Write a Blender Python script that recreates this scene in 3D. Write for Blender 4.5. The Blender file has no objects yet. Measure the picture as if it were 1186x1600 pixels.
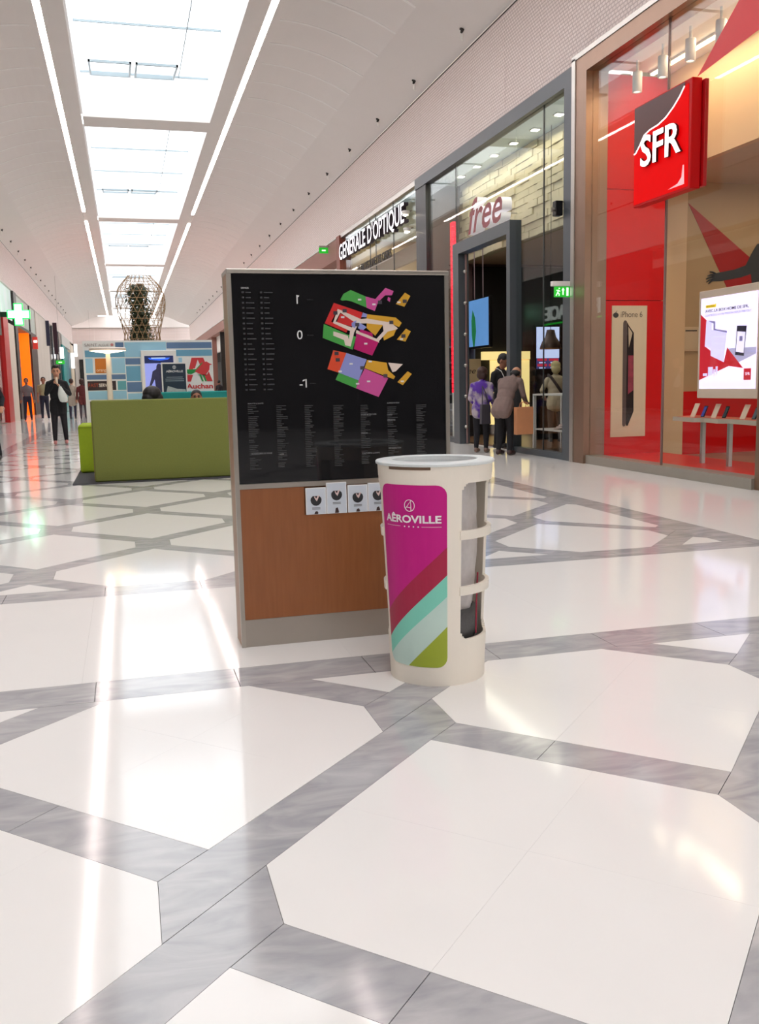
import bpy, bmesh, math, random
from mathutils import Vector, Matrix
import numpy as np

random.seed(7)
SC = bpy.context.scene
COL = SC.collection
PI = math.pi

# ------------------------------------------------------------------ camera
FPX, CX, CY, EYE = 1445.0, 593.0, 800.0, 1.25
ROT = np.array([[0.96444789, -0.05639163, 0.25818648],
                [-0.26341389, -0.12641219, 0.95636451],
                [-0.02129303, -0.99037364, -0.13677231]])
cam_d = bpy.data.cameras.new('camera')
cam_d.sensor_fit = 'VERTICAL'
cam_d.sensor_height = 36.0
cam_d.lens = FPX * 36.0 / 1600.0
cam_d.clip_start = 0.05
cam_d.clip_end = 500
cam = bpy.data.objects.new('camera', cam_d)
COL.objects.link(cam)
cm = Matrix.Identity(4)
for i in range(3):
    cm[i][0], cm[i][1], cm[i][2] = ROT[i][0], -ROT[i][1], -ROT[i][2]
cm[2][3] = EYE
cam.matrix_world = cm
SC.camera = cam


def pix(p):
    c = ROT.T @ (np.array(p, float) - np.array([0, 0, EYE]))
    if c[2] < 0.05:
        return None
    return CX + FPX * c[0] / c[2], CY + FPX * c[1] / c[2]


# ------------------------------------------------------------------ exposure, sky, daylight
SC.view_settings.view_transform = 'Standard'
SC.view_settings.look = 'None'
SC.view_settings.exposure = 0.0
SC.view_settings.gamma = 1.0
SC.view_settings.use_curve_mapping = False
SC.cycles.use_denoising = True
SC.cycles.max_bounces = 9
SC.cycles.diffuse_bounces = 6
SC.cycles.glossy_bounces = 4
SC.cycles.transparent_max_bounces = 24
SC.cycles.caustics_reflective = False
SC.cycles.caustics_refractive = False
SC.cycles.sample_clamp_indirect = 6.0
SKY_STRENGTH = 3.7
wd = bpy.data.worlds.new('overcast_sky')
SC.world = wd
wd.use_nodes = True
bg = wd.node_tree.nodes['Background']
bg.inputs['Color'].default_value = (0.97, 0.985, 1.0, 1)
bg.inputs['Strength'].default_value = SKY_STRENGTH

# corridor constants
XR, XL, XC = 6.7, -4.7, 1.0
Y0, Y1 = -18.0, 98.0
ZS, ZW, ZC = 5.83, 7.62, 8.6           # top of shopfronts, top of upper wall, flat ceiling
BEAMS = [(-18.8, -17.8), (-3.4, -2.4), (12.0, 13.0), (27.4, 28.4), (42.8, 43.8), (58.2, 59.2), (73.6, 74.6), (89.0, 90.0)]
SKX0, SKX1 = -0.68, 2.72

for i in range(len(BEAMS) - 1):         # portals guide the daylight through the skylights
    ld = bpy.data.lights.new('skylight_portal', 'AREA')
    ld.shape = 'RECTANGLE'
    ya, yb = BEAMS[i][1], BEAMS[i + 1][0]
    ld.size, ld.size_y = SKX1 - SKX0, yb - ya
    ld.cycles.is_portal = True
    lo = bpy.data.objects.new('skylight_portal', ld)
    lo.location = ((SKX0 + SKX1) / 2, (ya + yb) / 2, ZC + 1.25)
    COL.objects.link(lo)


def lamp(loc, size, power, col=(1, .9, .75), rot=(0, 0, 0), sy=None, name='shop_light'):
    ld = bpy.data.lights.new(name, 'AREA')
    ld.shape = 'RECTANGLE'
    ld.size = size
    ld.size_y = sy or size
    ld.energy = power
    ld.color = col
    lo = bpy.data.objects.new(name, ld)
    lo.location = loc
    lo.rotation_euler = rot
    COL.objects.link(lo)
    return lo


# ------------------------------------------------------------------ materials
def lin(c):
    r = []
    for v in c[:3]:
        v = v / 255.0
        r.append(v / 12.92 if v <= 0.04045 else ((v + 0.055) / 1.055) ** 2.4)
    return tuple(r)


MATS = {}


def M(name, col=(200, 200, 200), rough=.5, metal=0.0, var=.05, scale=6.0, bump=0.0, bscale=None, emit=0.0, coat=0.0, spec=.5, trans=0.0):
    if name in MATS:
        return MATS[name]
    m = bpy.data.materials.new(name)
    m.use_nodes = True
    nt = m.node_tree
    N, L = nt.nodes, nt.links
    b = N['Principled BSDF']
    geo = N.new('ShaderNodeNewGeometry')
    no = N.new('ShaderNodeTexNoise')
    no.inputs['Scale'].default_value = scale
    no.inputs['Detail'].default_value = 4
    L.new(geo.outputs['Position'], no.inputs['Vector'])
    mx = N.new('ShaderNodeMix')
    mx.data_type = 'RGBA'
    c = lin(col)
    mx.inputs[6].default_value = tuple(max(0, x * (1 - var)) for x in c) + (1,)
    mx.inputs[7].default_value = tuple(min(1, x * (1 + var)) for x in c) + (1,)
    L.new(no.outputs['Fac'], mx.inputs[0])
    L.new(mx.outputs[2], b.inputs['Base Color'])
    b.inputs['Roughness'].default_value = rough
    b.inputs['Metallic'].default_value = metal
    b.inputs['Specular IOR Level'].default_value = spec
    if coat:
        b.inputs['Coat Weight'].default_value = coat
        b.inputs['Coat Roughness'].default_value = 0.03
    if bump:
        n2 = N.new('ShaderNodeTexNoise')
        n2.inputs['Scale'].default_value = bscale or scale * 6
        L.new(geo.outputs['Position'], n2.inputs['Vector'])
        bp = N.new('ShaderNodeBump')
        bp.inputs['Strength'].default_value = bump
        bp.inputs['Distance'].default_value = .01
        L.new(n2.outputs['Fac'], bp.inputs['Height'])
        L.new(bp.outputs['Normal'], b.inputs['Normal'])
    if emit:
        L.new(mx.outputs[2], b.inputs['Emission Color'])
        b.inputs['Emission Strength'].default_value = emit
    MATS[name] = m
    return m


def glass(name, tint=(.96, .98, .97), f0=.05, k=1.0):
    m = bpy.data.materials.new(name)
    m.use_nodes = True
    nt = m.node_tree
    N, L = nt.nodes, nt.links
    N.remove(N['Principled BSDF'])
    out = N['Material Output']
    lw = N.new('ShaderNodeLayerWeight')
    lw.inputs['Blend'].default_value = .5
    pw = N.new('ShaderNodeMath'); pw.operation = 'POWER'; pw.inputs[1].default_value = 4.5
    L.new(lw.outputs['Facing'], pw.inputs[0])
    ma = N.new('ShaderNodeMath'); ma.operation = 'MULTIPLY_ADD'; ma.inputs[1].default_value = .9 * k; ma.inputs[2].default_value = f0
    ma.use_clamp = True
    L.new(pw.outputs[0], ma.inputs[0])
    tr = N.new('ShaderNodeBsdfTransparent'); tr.inputs['Color'].default_value = tint + (1,)
    gl = N.new('ShaderNodeBsdfGlossy'); gl.inputs['Roughness'].default_value = .0
    mix = N.new('ShaderNodeMixShader')
    L.new(ma.outputs[0], mix.inputs[0]); L.new(tr.outputs[0], mix.inputs[1]); L.new(gl.outputs[0], mix.inputs[2])
    L.new(mix.outputs[0], out.inputs['Surface'])
    MATS[name] = m
    return m


def marble_grey():
    m = M('grey_marble', (172, 171, 176), rough=.11, var=.0, coat=.0, spec=.4)
    nt = m.node_tree; N, L = nt.nodes, nt.links
    b = N['Principled BSDF']
    geo = N.new('ShaderNodeNewGeometry')
    mp = N.new('ShaderNodeMapping'); mp.inputs['Rotation'].default_value = (0, 0, .7); mp.inputs['Scale'].default_value = (2.2, 6.5, 3)
    L.new(geo.outputs['Position'], mp.inputs['Vector'])
    n1 = N.new('ShaderNodeTexNoise'); n1.inputs['Scale'].default_value = 1.3; n1.inputs['Detail'].default_value = 9; n1.inputs['Distortion'].default_value = 1.6
    L.new(mp.outputs[0], n1.inputs['Vector'])
    cr = N.new('ShaderNodeValToRGB')
    e = cr.color_ramp.elements
    e[0].position = .3; e[0].color = lin((156, 157, 161)) + (1,)
    e[1].position = .72; e[1].color = lin((190, 189, 190)) + (1,)
    x = e.new(.5); x.color = lin((174, 174, 176)) + (1,)
    L.new(n1.outputs['Fac'], cr.inputs[0])
    L.new(cr.outputs[0], b.inputs['Base Color'])
    return m


def mesh_panel():
    """white panels with a fine woven relief of short dashes"""
    m = M('perforated_panel', (226, 212, 207), rough=.55, var=.02)
    nt = m.node_tree; N, L = nt.nodes, nt.links
    b = N['Principled BSDF']
    geo = N.new('ShaderNodeNewGeometry')
    mp = N.new('ShaderNodeMapping'); mp.inputs['Rotation'].default_value = (0, PI / 2, PI / 2)
    sx = N.new('ShaderNodeSeparateXYZ'); L.new(geo.outputs['Position'], sx.inputs[0])
    cb = N.new('ShaderNodeCombineXYZ'); L.new(sx.outputs['Y'], cb.inputs['X']); L.new(sx.outputs['Z'], cb.inputs['Y'])
    br = N.new('ShaderNodeTexBrick')
    br.inputs['Scale'].default_value = 1.0
    br.inputs['Brick Width'].default_value = .085
    br.inputs['Row Height'].default_value = .055
    br.inputs['Mortar Size'].default_value = .011
    br.inputs['Mortar Smooth'].default_value = .4
    br.inputs['Color1'].default_value = lin((248, 236, 232)) + (1,)
    br.inputs['Color2'].default_value = lin((240, 226, 221)) + (1,)
    br.inputs['Mortar'].default_value = lin((206, 190, 186)) + (1,)
    L.new(cb.outputs[0], br.inputs['Vector'])
    L.new(br.outputs['Color'], b.inputs['Base Color'])
    bp = N.new('ShaderNodeBump'); bp.inputs['Strength'].default_value = .5; bp.inputs['Distance'].default_value = .01; bp.invert = True
    L.new(br.outputs['Fac'], bp.inputs['Height']); L.new(bp.outputs['Normal'], b.inputs['Normal'])
    return m


def wood_mat(name, c1, c2, rough=.35, sc=(14, 14, 1.2)):
    m = M(name, c1, rough=rough, var=0)
    nt = m.node_tree; N, L = nt.nodes, nt.links
    b = N['Principled BSDF']
    geo = N.new('ShaderNodeNewGeometry')
    mp = N.new('ShaderNodeMapping'); mp.inputs['Scale'].default_value = sc
    L.new(geo.outputs['Position'], mp.inputs['Vector'])
    n1 = N.new('ShaderNodeTexNoise'); n1.inputs['Scale'].default_value = 4; n1.inputs['Detail'].default_value = 6
    L.new(mp.outputs[0], n1.inputs['Vector'])
    mx = N.new('ShaderNodeMix'); mx.data_type = 'RGBA'
    mx.inputs[6].default_value = lin(c1) + (1,); mx.inputs[7].default_value = lin(c2) + (1,)
    L.new(n1.outputs['Fac'], mx.inputs[0]); L.new(mx.outputs[2], b.inputs['Base Color'])
    return m


WHITE_SLAB = M('white_slab', (236, 235, 232), rough=.085, var=.015, scale=2.5, spec=.30)
GREY_SLAB = marble_grey()
JOINT = M('joint_grout', (196, 194, 191), rough=.8)
CEIL = M('ceiling_plaster', (240, 235, 232), rough=.7, var=.02, scale=1.5)
RIB = M('ceiling_rib', (250, 247, 245), rough=.6)
PERF = mesh_panel()
WALLW = M('white_paint', (232, 228, 222), rough=.6, var=.02)
STRIP = M('led_strip', (255, 236, 232), emit=20.0)
SHAFT = M('skylight_white', (252, 252, 252), rough=.6, var=.01)
BAR = M('skylight_bar', (150, 164, 170), rough=.4)
GLASS = glass('shop_glass', f0=.03, k=.65)
SKYGLASS = glass('skylight_glass', tint=(.98, .99, 1.0), f0=.02, k=.3)
BLACK = M('black_gloss', (16, 16, 18), rough=.25)
DARK = M('dark_interior', (38, 34, 32), rough=.6, var=.2)
STEEL = M('brushed_steel', (190, 186, 180), rough=.32, metal=.9)
BRONZE = M('bronze_frame', (150, 122, 104), rough=.33, metal=.75, var=.08)
GREYFR = M('slate_frame', (86, 92, 98), rough=.4, metal=.3)
WHITEP = M('white_plastic', (236, 233, 228), rough=.4)
RED = M('shop_red', (216, 3, 10), rough=.35, var=.03, spec=.25)
SKIN = M('skin', (196, 142, 112), rough=.55)
SKIN2 = M('skin_tan', (160, 108, 82), rough=.55)


# ------------------------------------------------------------------ mesh helpers
def finish(name, me, mats, parent=None, smooth=False):
    if not isinstance(mats, (list, tuple)):
        mats = [mats]
    for mt in mats:
        me.materials.append(mt)
    if smooth:
        me.polygons.foreach_set('use_smooth', [True] * len(me.polygons))
    me.name = name
    o = bpy.data.objects.new(name, me)
    COL.objects.link(o)
    if parent is not None:
        o.parent = parent
        o.matrix_parent_inverse = Matrix.Translation(-parent.location)
    return o


def tag(o, label=None, cat=None, group=None, kind=None):
    if label: o['label'] = label
    if cat: o['category'] = cat
    if group: o['group'] = group
    if kind: o['kind'] = kind
    return o


def thing(name, loc, label=None, cat=None, group=None, kind=None):
    o = bpy.data.objects.new(name, None)
    o.location = loc
    o.empty_display_size = .1
    COL.objects.link(o)
    return tag(o, label, cat, group, kind)


class MB:
    def __init__(s):
        s.v, s.f, s.mi = [], [], []

    def add(s, vs, fs, mi=0):
        o = len(s.v)
        s.v += [tuple(v) for v in vs]
        s.f += [tuple(i + o for i in f) for f in fs]
        s.mi += [mi] * len(fs)
        return s

    def box(s, x0, x1, y0, y1, z0, z1, mi=0):
        return s.add([(x0, y0, z0), (x1, y0, z0), (x1, y1, z0), (x0, y1, z0), (x0, y0, z1), (x1, y0, z1), (x1, y1, z1), (x0, y1, z1)],
                     [(0, 3, 2, 1), (4, 5, 6, 7), (0, 1, 5, 4), (1, 2, 6, 5), (2, 3, 7, 6), (3, 0, 4, 7)], mi)

    def prism(s, pts, ext, mi=0):
        n = len(pts)
        a = [Vector(p) for p in pts]
        e = Vector(ext)
        nor = Vector((0, 0, 0))
        for i in range(n):
            nor += a[i].cross(a[(i + 1) % n])
        if nor.dot(e) > 0:
            a.reverse()
        return s.add(a + [p + e for p in a], [tuple(range(n))] + [tuple(range(2 * n - 1, n - 1, -1))] +
                     [(i, i + n, (i + 1) % n + n, (i + 1) % n) for i in range(n)], mi)

    def tube(s, path, r, seg=8, mi=0, cap=True):
        path = [Vector(p) for p in path]
        n = len(path)
        rs = r if isinstance(r, (list, tuple)) else [r] * n
        vs, fs = [], []
        prev = None
        for i, p in enumerate(path):
            d = (path[min(i + 1, n - 1)] - path[max(i - 1, 0)]).normalized()
            u = prev if prev is not None else (Vector((1, 0, 0)) if abs(d.x) < .9 else Vector((0, 1, 0)))
            u = (u - d * u.dot(d))
            if u.length < 1e-5:
                u = d.orthogonal()
            u.normalize()
            prev = u
            w = d.cross(u)
            for k in range(seg):
                t = 2 * PI * k / seg
                vs.append(p + (u * math.cos(t) + w * math.sin(t)) * rs[i])
        for i in range(n - 1):
            for k in range(seg):
                a, b = i * seg + k, i * seg + (k + 1) % seg
                fs.append((a, b, b + seg, a + seg))
        if cap:
            fs.append(tuple(range(seg - 1, -1, -1)))
            fs.append(tuple(range((n - 1) * seg, n * seg)))
        return s.add(vs, fs, mi)

    def lathe(s, prof, c, seg=24, mi=0, a0=0.0, a1=2 * PI):
        full = abs(a1 - a0 - 2 * PI) < 1e-6
        m = seg if full else seg + 1
        vs, fs = [], []
        for (r, z) in prof:
            for k in range(m):
                t = a0 + (a1 - a0) * k / seg
                vs.append((c[0] + r * math.cos(t), c[1] + r * math.sin(t), c[2] + z))
        for i in range(len(prof) - 1):
            for k in range(seg):
                a, b = i * m + k, i * m + (k + 1) % m
                fs.append((a, b, b + m, a + m))
        return s.add(vs, fs, mi)

    def mesh(s):
        me = bpy.data.meshes.new('m')
        me.from_pydata(s.v, [], s.f)
        if any(s.mi):
            me.polygons.foreach_set('material_index', s.mi)
        me.validate()
        return me

    def build(s, name, mats, parent=None, smooth=False):
        return finish(name, s.mesh(), mats, parent, smooth)


def box(name, x0, x1, y0, y1, z0, z1, mat, parent=None, bevel=0.0):
    if bevel:
        bm = bmesh.new()
        bmesh.ops.create_cube(bm, size=1)
        for v in bm.verts:
            v.co = Vector(((x0 + x1) / 2 + v.co.x * (x1 - x0), (y0 + y1) / 2 + v.co.y * (y1 - y0), (z0 + z1) / 2 + v.co.z * (z1 - z0)))
        bmesh.ops.bevel(bm, geom=bm.edges[:], offset=bevel, segments=3, affect='EDGES', profile=.5)
        me = bpy.data.meshes.new('m')
        bm.to_mesh(me); bm.free()
        return finish(name, me, mat, parent)
    return MB().box(x0, x1, y0, y1, z0, z1).build(name, mat, parent)


def struct(o):
    o['kind'] = 'structure'
    return o


TMP = bpy.data.scenes.new('workbench')


def evaluated(ob):
    TMP.collection.objects.link(ob)
    vl = TMP.view_layers[0]
    vl.update()
    me = bpy.data.meshes.new_from_object(ob.evaluated_get(vl.depsgraph))
    TMP.collection.objects.unlink(ob)
    bpy.data.objects.remove(ob)
    return me


def text_raw(s, size, extrude=0.0, bold=0.0, shear=0.0):
    cu = bpy.data.curves.new('t', 'FONT')
    cu.body = s
    cu.size = size
    cu.extrude = extrude / 2
    cu.offset = bold
    cu.shear = shear
    cu.resolution_u = 3
    return evaluated(bpy.data.objects.new('t', cu))


def bb(me):
    a = np.empty(len(me.vertices) * 3)
    me.vertices.foreach_get('co', a)
    a = a.reshape(-1, 3)
    return a.min(0), a.max(0)


BASIS = {'-Y': ((1, 0, 0), (0, 0, 1), (0, -1, 0)), '-X': ((0, -1, 0), (0, 0, 1), (-1, 0, 0)), '+X': ((0, 1, 0), (0, 0, 1), (1, 0, 0))}


def place(me, basis, org, sx=1.0, sy=1.0):
    r, u, n = [Vector(v) for v in BASIS[basis]]
    mt = Matrix.Identity(4)
    for i in range(3):
        mt[i][0], mt[i][1], mt[i][2], mt[i][3] = r[i] * sx, u[i] * sy, n[i], org[i]
    me.transform(mt)
    return n


def text(name, s, basis, org, mat, parent, width=None, height=.1, extrude=.004, bold=0.0, shear=0.0, side=None, letters=False):
    """lettering that starts at org (lower left corner), fitted to width x height"""
    full = text_raw(s, 1.0, .0, bold, shear)
    mn, mx = bb(full)
    sy = height / (mx[1] - mn[1])
    sx = (width / (mx[0] - mn[0])) if width else sy
    out = []

    def put(me, dx, nm):
        me.transform(Matrix.Translation((dx - mn[0], -mn[1], 0)))
        n = place(me, basis, org, sx, sy)
        mats = [mat] if side is None else [mat, side]
        if side is not None:
            for p in me.polygons:
                p.material_index = 0 if p.normal.dot(n) > .7 else 1
        out.append(finish(nm, me, mats, parent))
    if not letters:
        put(text_raw(s, 1.0, extrude, bold, shear), 0, name)
    else:
        dot = bb(text_raw('.', 1.0))[1][0]
        for i, ch in enumerate(s):
            if ch == ' ':
                continue
            dx = bb(text_raw(s[:i] + '.', 1.0))[1][0] - dot
            put(text_raw(ch, 1.0, extrude, bold, shear), dx, name)
    return out


def plate(name, pts, basis, d, mat, parent, th=.003):
    """flat print: outline given on the plane (x,z at Y=d facing -Y) or (y,z at X=d facing -X / +X)"""
    if len(pts) == 2:
        (a, b), (c, e) = pts
        pts = [(a, b), (c, b), (c, e), (a, e)]
    n = Vector(BASIS[basis][2])
    if basis == '-Y':
        P3 = [Vector((a, d, b)) for a, b in pts]
    else:
        P3 = [Vector((d, a, b)) for a, b in pts]
    return MB().prism([p + n * th for p in P3], -n * th).build(name, mat, parent)

# ================================================================== FLOOR
floor = struct(box('floor', XL - 8, XR + 8.0, Y0, Y1 + 10, -.35, -.021, JOINT))
A_, CUT = .825, .14                     # half diagonal of a white diamond, cut corner
FX0, FX1 = -2.35, 4.35                  # patterned field between the long grey borders
GB = .30                                # width of the long borders


def inset(poly, g):
    n = len(poly)
    area = sum(poly[i][0] * poly[(i + 1) % n][1] - poly[(i + 1) % n][0] * poly[i][1] for i in range(n))
    if area < 0:
        poly = poly[::-1]
    out = []
    for i in range(n):
        p0, p1, p2 = Vector(poly[i - 1]), Vector(poly[i]), Vector(poly[(i + 1) % n])
        d1, d2 = (p1 - p0).normalized(), (p2 - p1).normalized()
        n1, n2 = Vector((-d1.y, d1.x)), Vector((-d2.y, d2.x))
        b = n1 + n2
        k = b.dot(b)
        if k < .2:
            out.append(p1 + n1 * g)
        else:
            out.append(p1 + b * (2 * g / k))
    return [(p.x, p.y) for p in out]


def clip(poly, x0, x1, y0, y1, amin=.002):
    for ax, val, sgn in ((0, x0, 1), (0, x1, -1), (1, y0, 1), (1, y1, -1)):
        res = []
        n = len(poly)
        for i in range(n):
            a, b = poly[i], poly[(i + 1) % n]
            da, db = (a[ax] - val) * sgn, (b[ax] - val) * sgn
            if da >= 0:
                res.append(a)
            if (da > 0 and db < 0) or (da < 0 and db > 0):
                t = da / (da - db)
                res.append((a[0] + (b[0] - a[0]) * t, a[1] + (b[1] - a[1]) * t))
        poly = res
        if len(poly) < 3:
            return None
    # drop doubled points
    q = [p for i, p in enumerate(poly) if (Vector(p) - Vector(poly[i - 1])).length > 1e-4]
    if len(q) < 3:
        return None
    ar = abs(sum(q[i][0] * q[(i + 1) % len(q)][1] - q[(i + 1) % len(q)][0] * q[i][1] for i in range(len(q)))) / 2
    return q if ar > amin else None


STUFF = {'white': MB(), 'grey': MB()}
CNT = {'white': 0, 'grey': 0}
SHARED = {}


def slab(kind, poly, key=None, org=None, far=False, gap=.0012):
    name, mat = ('white_floor_slab', WHITE_SLAB) if kind == 'white' else ('grey_floor_slab', GREY_SLAB)
    cx_ = sum(p[0] for p in poly) / len(poly)
    cy_ = sum(p[1] for p in poly) / len(poly)
    seen = False
    for p in list(poly) + [(cx_, cy_)]:
        q = pix((p[0], p[1], 0))
        if q and -5 < q[0] < 1191 and q[1] < 1605:
            seen = True
    if far or not seen or CNT[kind] >= 298:
        pp = inset(poly, gap)
        STUFF[kind].prism([(x, y, 0.0) for x, y in pp], (0, 0, -.02))
        return
    CNT[kind] += 1
    if key is not None:
        if key not in SHARED:
            pp = inset([(x - org[0], y - org[1]) for x, y in poly], gap)
            me = MB().prism([(x, y, 0.0) for x, y in pp], (0, 0, -.02)).mesh()
            me.materials.append(mat)
            me.name = name
            SHARED[key] = me
        o = bpy.data.objects.new(name, SHARED[key])
        COL.objects.link(o)
        o.location = (org[0], org[1], 0)
        o.parent = floor
    else:
        pp = inset(poly, gap)
        MB().prism([(x, y, 0.0) for x, y in pp], (0, 0, -.02)).build(name, mat, floor)


def field(y0, y1, rowy, part_limit):
    h = A_ / 2
    c = A_ - CUT
    quads = {'t': [(0, 0), (h, h), (0, A_), (-h, h)], 'b': [(0, 0), (-h, -h), (0, -A_), (h, -h)],
             'r': [(0, 0), (h, -h), (c, -CUT), (c, CUT), (h, h)], 'l': [(0, 0), (-h, h), (-c, CUT), (-c, -CUT), (-h, -h)]}
    hexa = [(0, A_), (-c, CUT), (-c, -CUT), (0, -A_), (c, -CUT), (c, CUT)]
    RP = 1.095
    for r in range(-40, 90):
        yc = rowy + r * RP
        if yc < y0 - 1.2 or yc > y1 + 1.2:
            continue
        for k in range(-4, 6):
            xc = .15 + 1.65 * k + (.825 if r % 2 else 0)
            if xc < FX0 - 1.8 or xc > FX1 + 1.8:
                continue
            far = yc > part_limit
            if far:
                q = clip([(xc + a, yc + b) for a, b in hexa], FX0, FX1, y0, y1)
                if q: slab('white', q, far=True)
            else:
                for kk, pl in quads.items():
                    full = [(xc + a, yc + b) for a, b in pl]
                    q = clip(full, FX0, FX1, y0, y1)
                    if not q: continue
                    whole = all(FX0 <= a <= FX1 and y0 <= b <= y1 for a, b in full)
                    if whole: slab('white', full, 'w' + kk, (xc, yc), gap=.0002)
                    else: slab('white', q, gap=.0002)
            # grey bands that start at the node right of this diamond
            n0 = (xc + .825, yc)
            up = RP
            band1 = [(-CUT, -CUT), (CUT, CUT), (.825, up - .27), (.825 + CUT, up - CUT), (.825 + CUT, up + CUT), (.825 - CUT, up - CUT), (0, .27), (-CUT, CUT)]
            band2 = [(0, .27), (-CUT, CUT), (-.5475, .5475), (-.4125, .6825)]
            band3 = [(-.4125, .6825), (-.5475, .5475), (-.825, up - .27), (-.825 + CUT, up - CUT)]
            for nm, bd in (('g1', band1), ('g2', band2), ('g3', band3)):
                full = [(n0[0] + a, n0[1] + b) for a, b in bd]
                q = clip(full, FX0, FX1, y0, y1)
                if not q: continue
                whole = all(FX0 <= a <= FX1 and y0 <= b <= y1 for a, b in full)
                if far: slab('grey', q, far=True)
                elif whole: slab('grey', full, nm, n0)
                else: slab('grey', q)


field(-6.0, 3.79, 3.25, 99)
field(6.06, 60.0, 6.60, 16.5)
# grey strips beside the white cross band, cut into slabs .59 m long
for (ya, yb) in ((3.79, 4.055), (5.79, 6.06)):
    x = -2.65 + .10
    while x < 4.65:
        xb = min(x + .59, 4.65)
        slab('grey', [(x, ya), (xb, ya), (xb, yb), (x, yb)], gap=.0016)
        x = xb
for (ya, yb) in ((-6.0, 3.79), (6.06, 60.0)):
    for xa, xb in ((FX0 - GB, FX0), (FX1, FX1 + GB)):
        y = ya
        while y < yb - .01:
            ye = min(y + 1.2, yb)
            slab('grey', [(xa, y), (xb, y), (xb, ye), (xa, ye)], far=y > 26, gap=.0014)
            y = ye
x = -2.65
while x < XR - .01:                      # the white cross band
    xb = min(x + 1.2, XR) if x < 4.6 else XR
    slab('white', [(x, 4.055), (xb, 4.055), (xb, 5.79), (x, 5.79)], gap=.0002)
    x = xb
for xa, xb in ((XL, FX0 - GB), (FX1 + GB, XR)):   # plain white aisles along the shops
    y = -6.0
    while y < 60:
        if 4.0 < y + .87 < 5.85:
            ye = 5.79
            if xa < 0: slab('white', [(xa, y), (xb, y), (xb, ye), (xa, ye)], gap=.0002)
            elif y < 4.055: slab('white', [(xa, y), (xb, y), (xb, 4.055), (xa, 4.055)], gap=.0002)
            y = ye
            continue
        ye = y + 1.74
        if y < 4.055 < ye: ye = 4.055
        slab('white', [(xa, y), (xb, y), (xb, ye), (xa, ye)], far=y > 24, gap=.0002)
        y = ye
slab('white', [(XL - 7.9, 60), (XR, 60), (XR, Y1 + 9), (XL - 7.9, Y1 + 9)], far=True)
slab('white', [(XL, Y0), (XR, Y0), (XR, -6), (XL, -6)], far=True)
for k in ('white', 'grey'):
    o = STUFF[k].build('distant_%s_slabs' % k, WHITE_SLAB if k == 'white' else GREY_SLAB, floor)
    o['kind'] = 'stuff'

# ================================================================== CEILING
ceiling = thing('ceiling', (XC, 0, ZC), kind='structure')


def vault_pts():
    pts = []
    for i in range(11):
        t = i / 10
        pts.append((3.45 + 2.05 * t, ZC - .56 * t ** 1.9))
    return pts


VP = vault_pts()
PIT = 1.30
nP = int((Y1 - Y0) / PIT)
vm, rm = {}, {}
for s in (1, -1):
    mb = MB()
    mr = MB()
    f = lambda x: x if s > 0 else 2 * XC - x
    n = len(VP)
    g = .012
    mb.add([(f(x), g, z) for x, z in VP] + [(f(x), PIT - g, z) for x, z in VP] + [(f(x), g, z + .03) for x, z in VP] + [(f(x), PIT - g, z + .03) for x, z in VP],
           [(i, i + 1, n + i + 1, n + i) for i in range(n - 1)] + [(2 * n + i, 3 * n + i, 3 * n + i + 1, 2 * n + i + 1) for i in range(n - 1)] +
           [(i, 2 * n + i, 2 * n + i + 1, i + 1) for i in range(n - 1)] + [(n + i, n + i + 1, 3 * n + i + 1, 3 * n + i) for i in range(n - 1)])
    w_ = .035
    mr.add([(f(x), -w_, z - .008) for x, z in VP] + [(f(x), w_, z - .008) for x, z in VP] + [(f(x), -w_, z + .02) for x, z in VP] + [(f(x), w_, z + .02) for x, z in VP],
           [(i, i + 1, n + i + 1, n + i) for i in range(n - 1)] + [(i, 2 * n + i, 2 * n + i + 1, i + 1) for i in range(n - 1)] + [(n + i, n + i + 1, 3 * n + i + 1, 3 * n + i) for i in range(n - 1)])
    vm[s], rm[s] = mb.mesh(), mr.mesh()
    vm[s].materials.append(CEIL); rm[s].materials.append(RIB)
    for i in range(nP):
        for me, nm in ((vm[s], 'vault_panel'), (rm[s], 'vault_rib')):
            o = bpy.data.objects.new(nm, me)
            COL.objects.link(o)
            o.parent = ceiling
            o.matrix_parent_inverse = Matrix.Translation(-ceiling.location)
            o.location = (0, Y0 + i * PIT, 0)
    # soffit that slopes down to the upper wall, one length per bay
    for i in range(len(BEAMS)):
        ya = BEAMS[i][0] if i else Y0
        yb = BEAMS[i + 1][0] if i + 1 < len(BEAMS) else Y1
        MB().prism([(f(5.5), ya, 8.04), (f(6.72), ya, 7.62), (f(6.72), ya, 7.70), (f(5.5), ya, 8.12)], (0, yb - ya, 0)).build('sloped_soffit', CEIL, ceiling)
        # flat margin with a groove for the light strip
        MB().box(*sorted((f(2.72), f(3.15))), ya, yb, ZC, ZC + .06).build('flat_margin', CEIL, ceiling)
        MB().box(*sorted((f(3.29), f(3.46))), ya, yb, ZC, ZC + .06).build('flat_margin', CEIL, ceiling)
        MB().box(*sorted((f(3.10), f(3.34))), ya, yb, ZC + .061, ZC + .10).build('strip_groove', CEIL, ceiling)
for (a, b) in BEAMS:
    box('ceiling_beam', SKX0, SKX1, a, b, ZC, ZC + .12, CEIL, ceiling)
    box('beam_upstand', SKX0, SKX1, a, b, ZC + .121, ZC + 1.3, SHAFT, ceiling)
box('roof_cap', XL - 9, -1.42, Y0 - .5, Y1 + 12, ZC + .11, ZC + .3, CEIL, ceiling)
box('roof_cap', 3.42, XR + 9, Y0 - .5, Y1 + 12, ZC + .11, ZC + .3, CEIL, ceiling)
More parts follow.
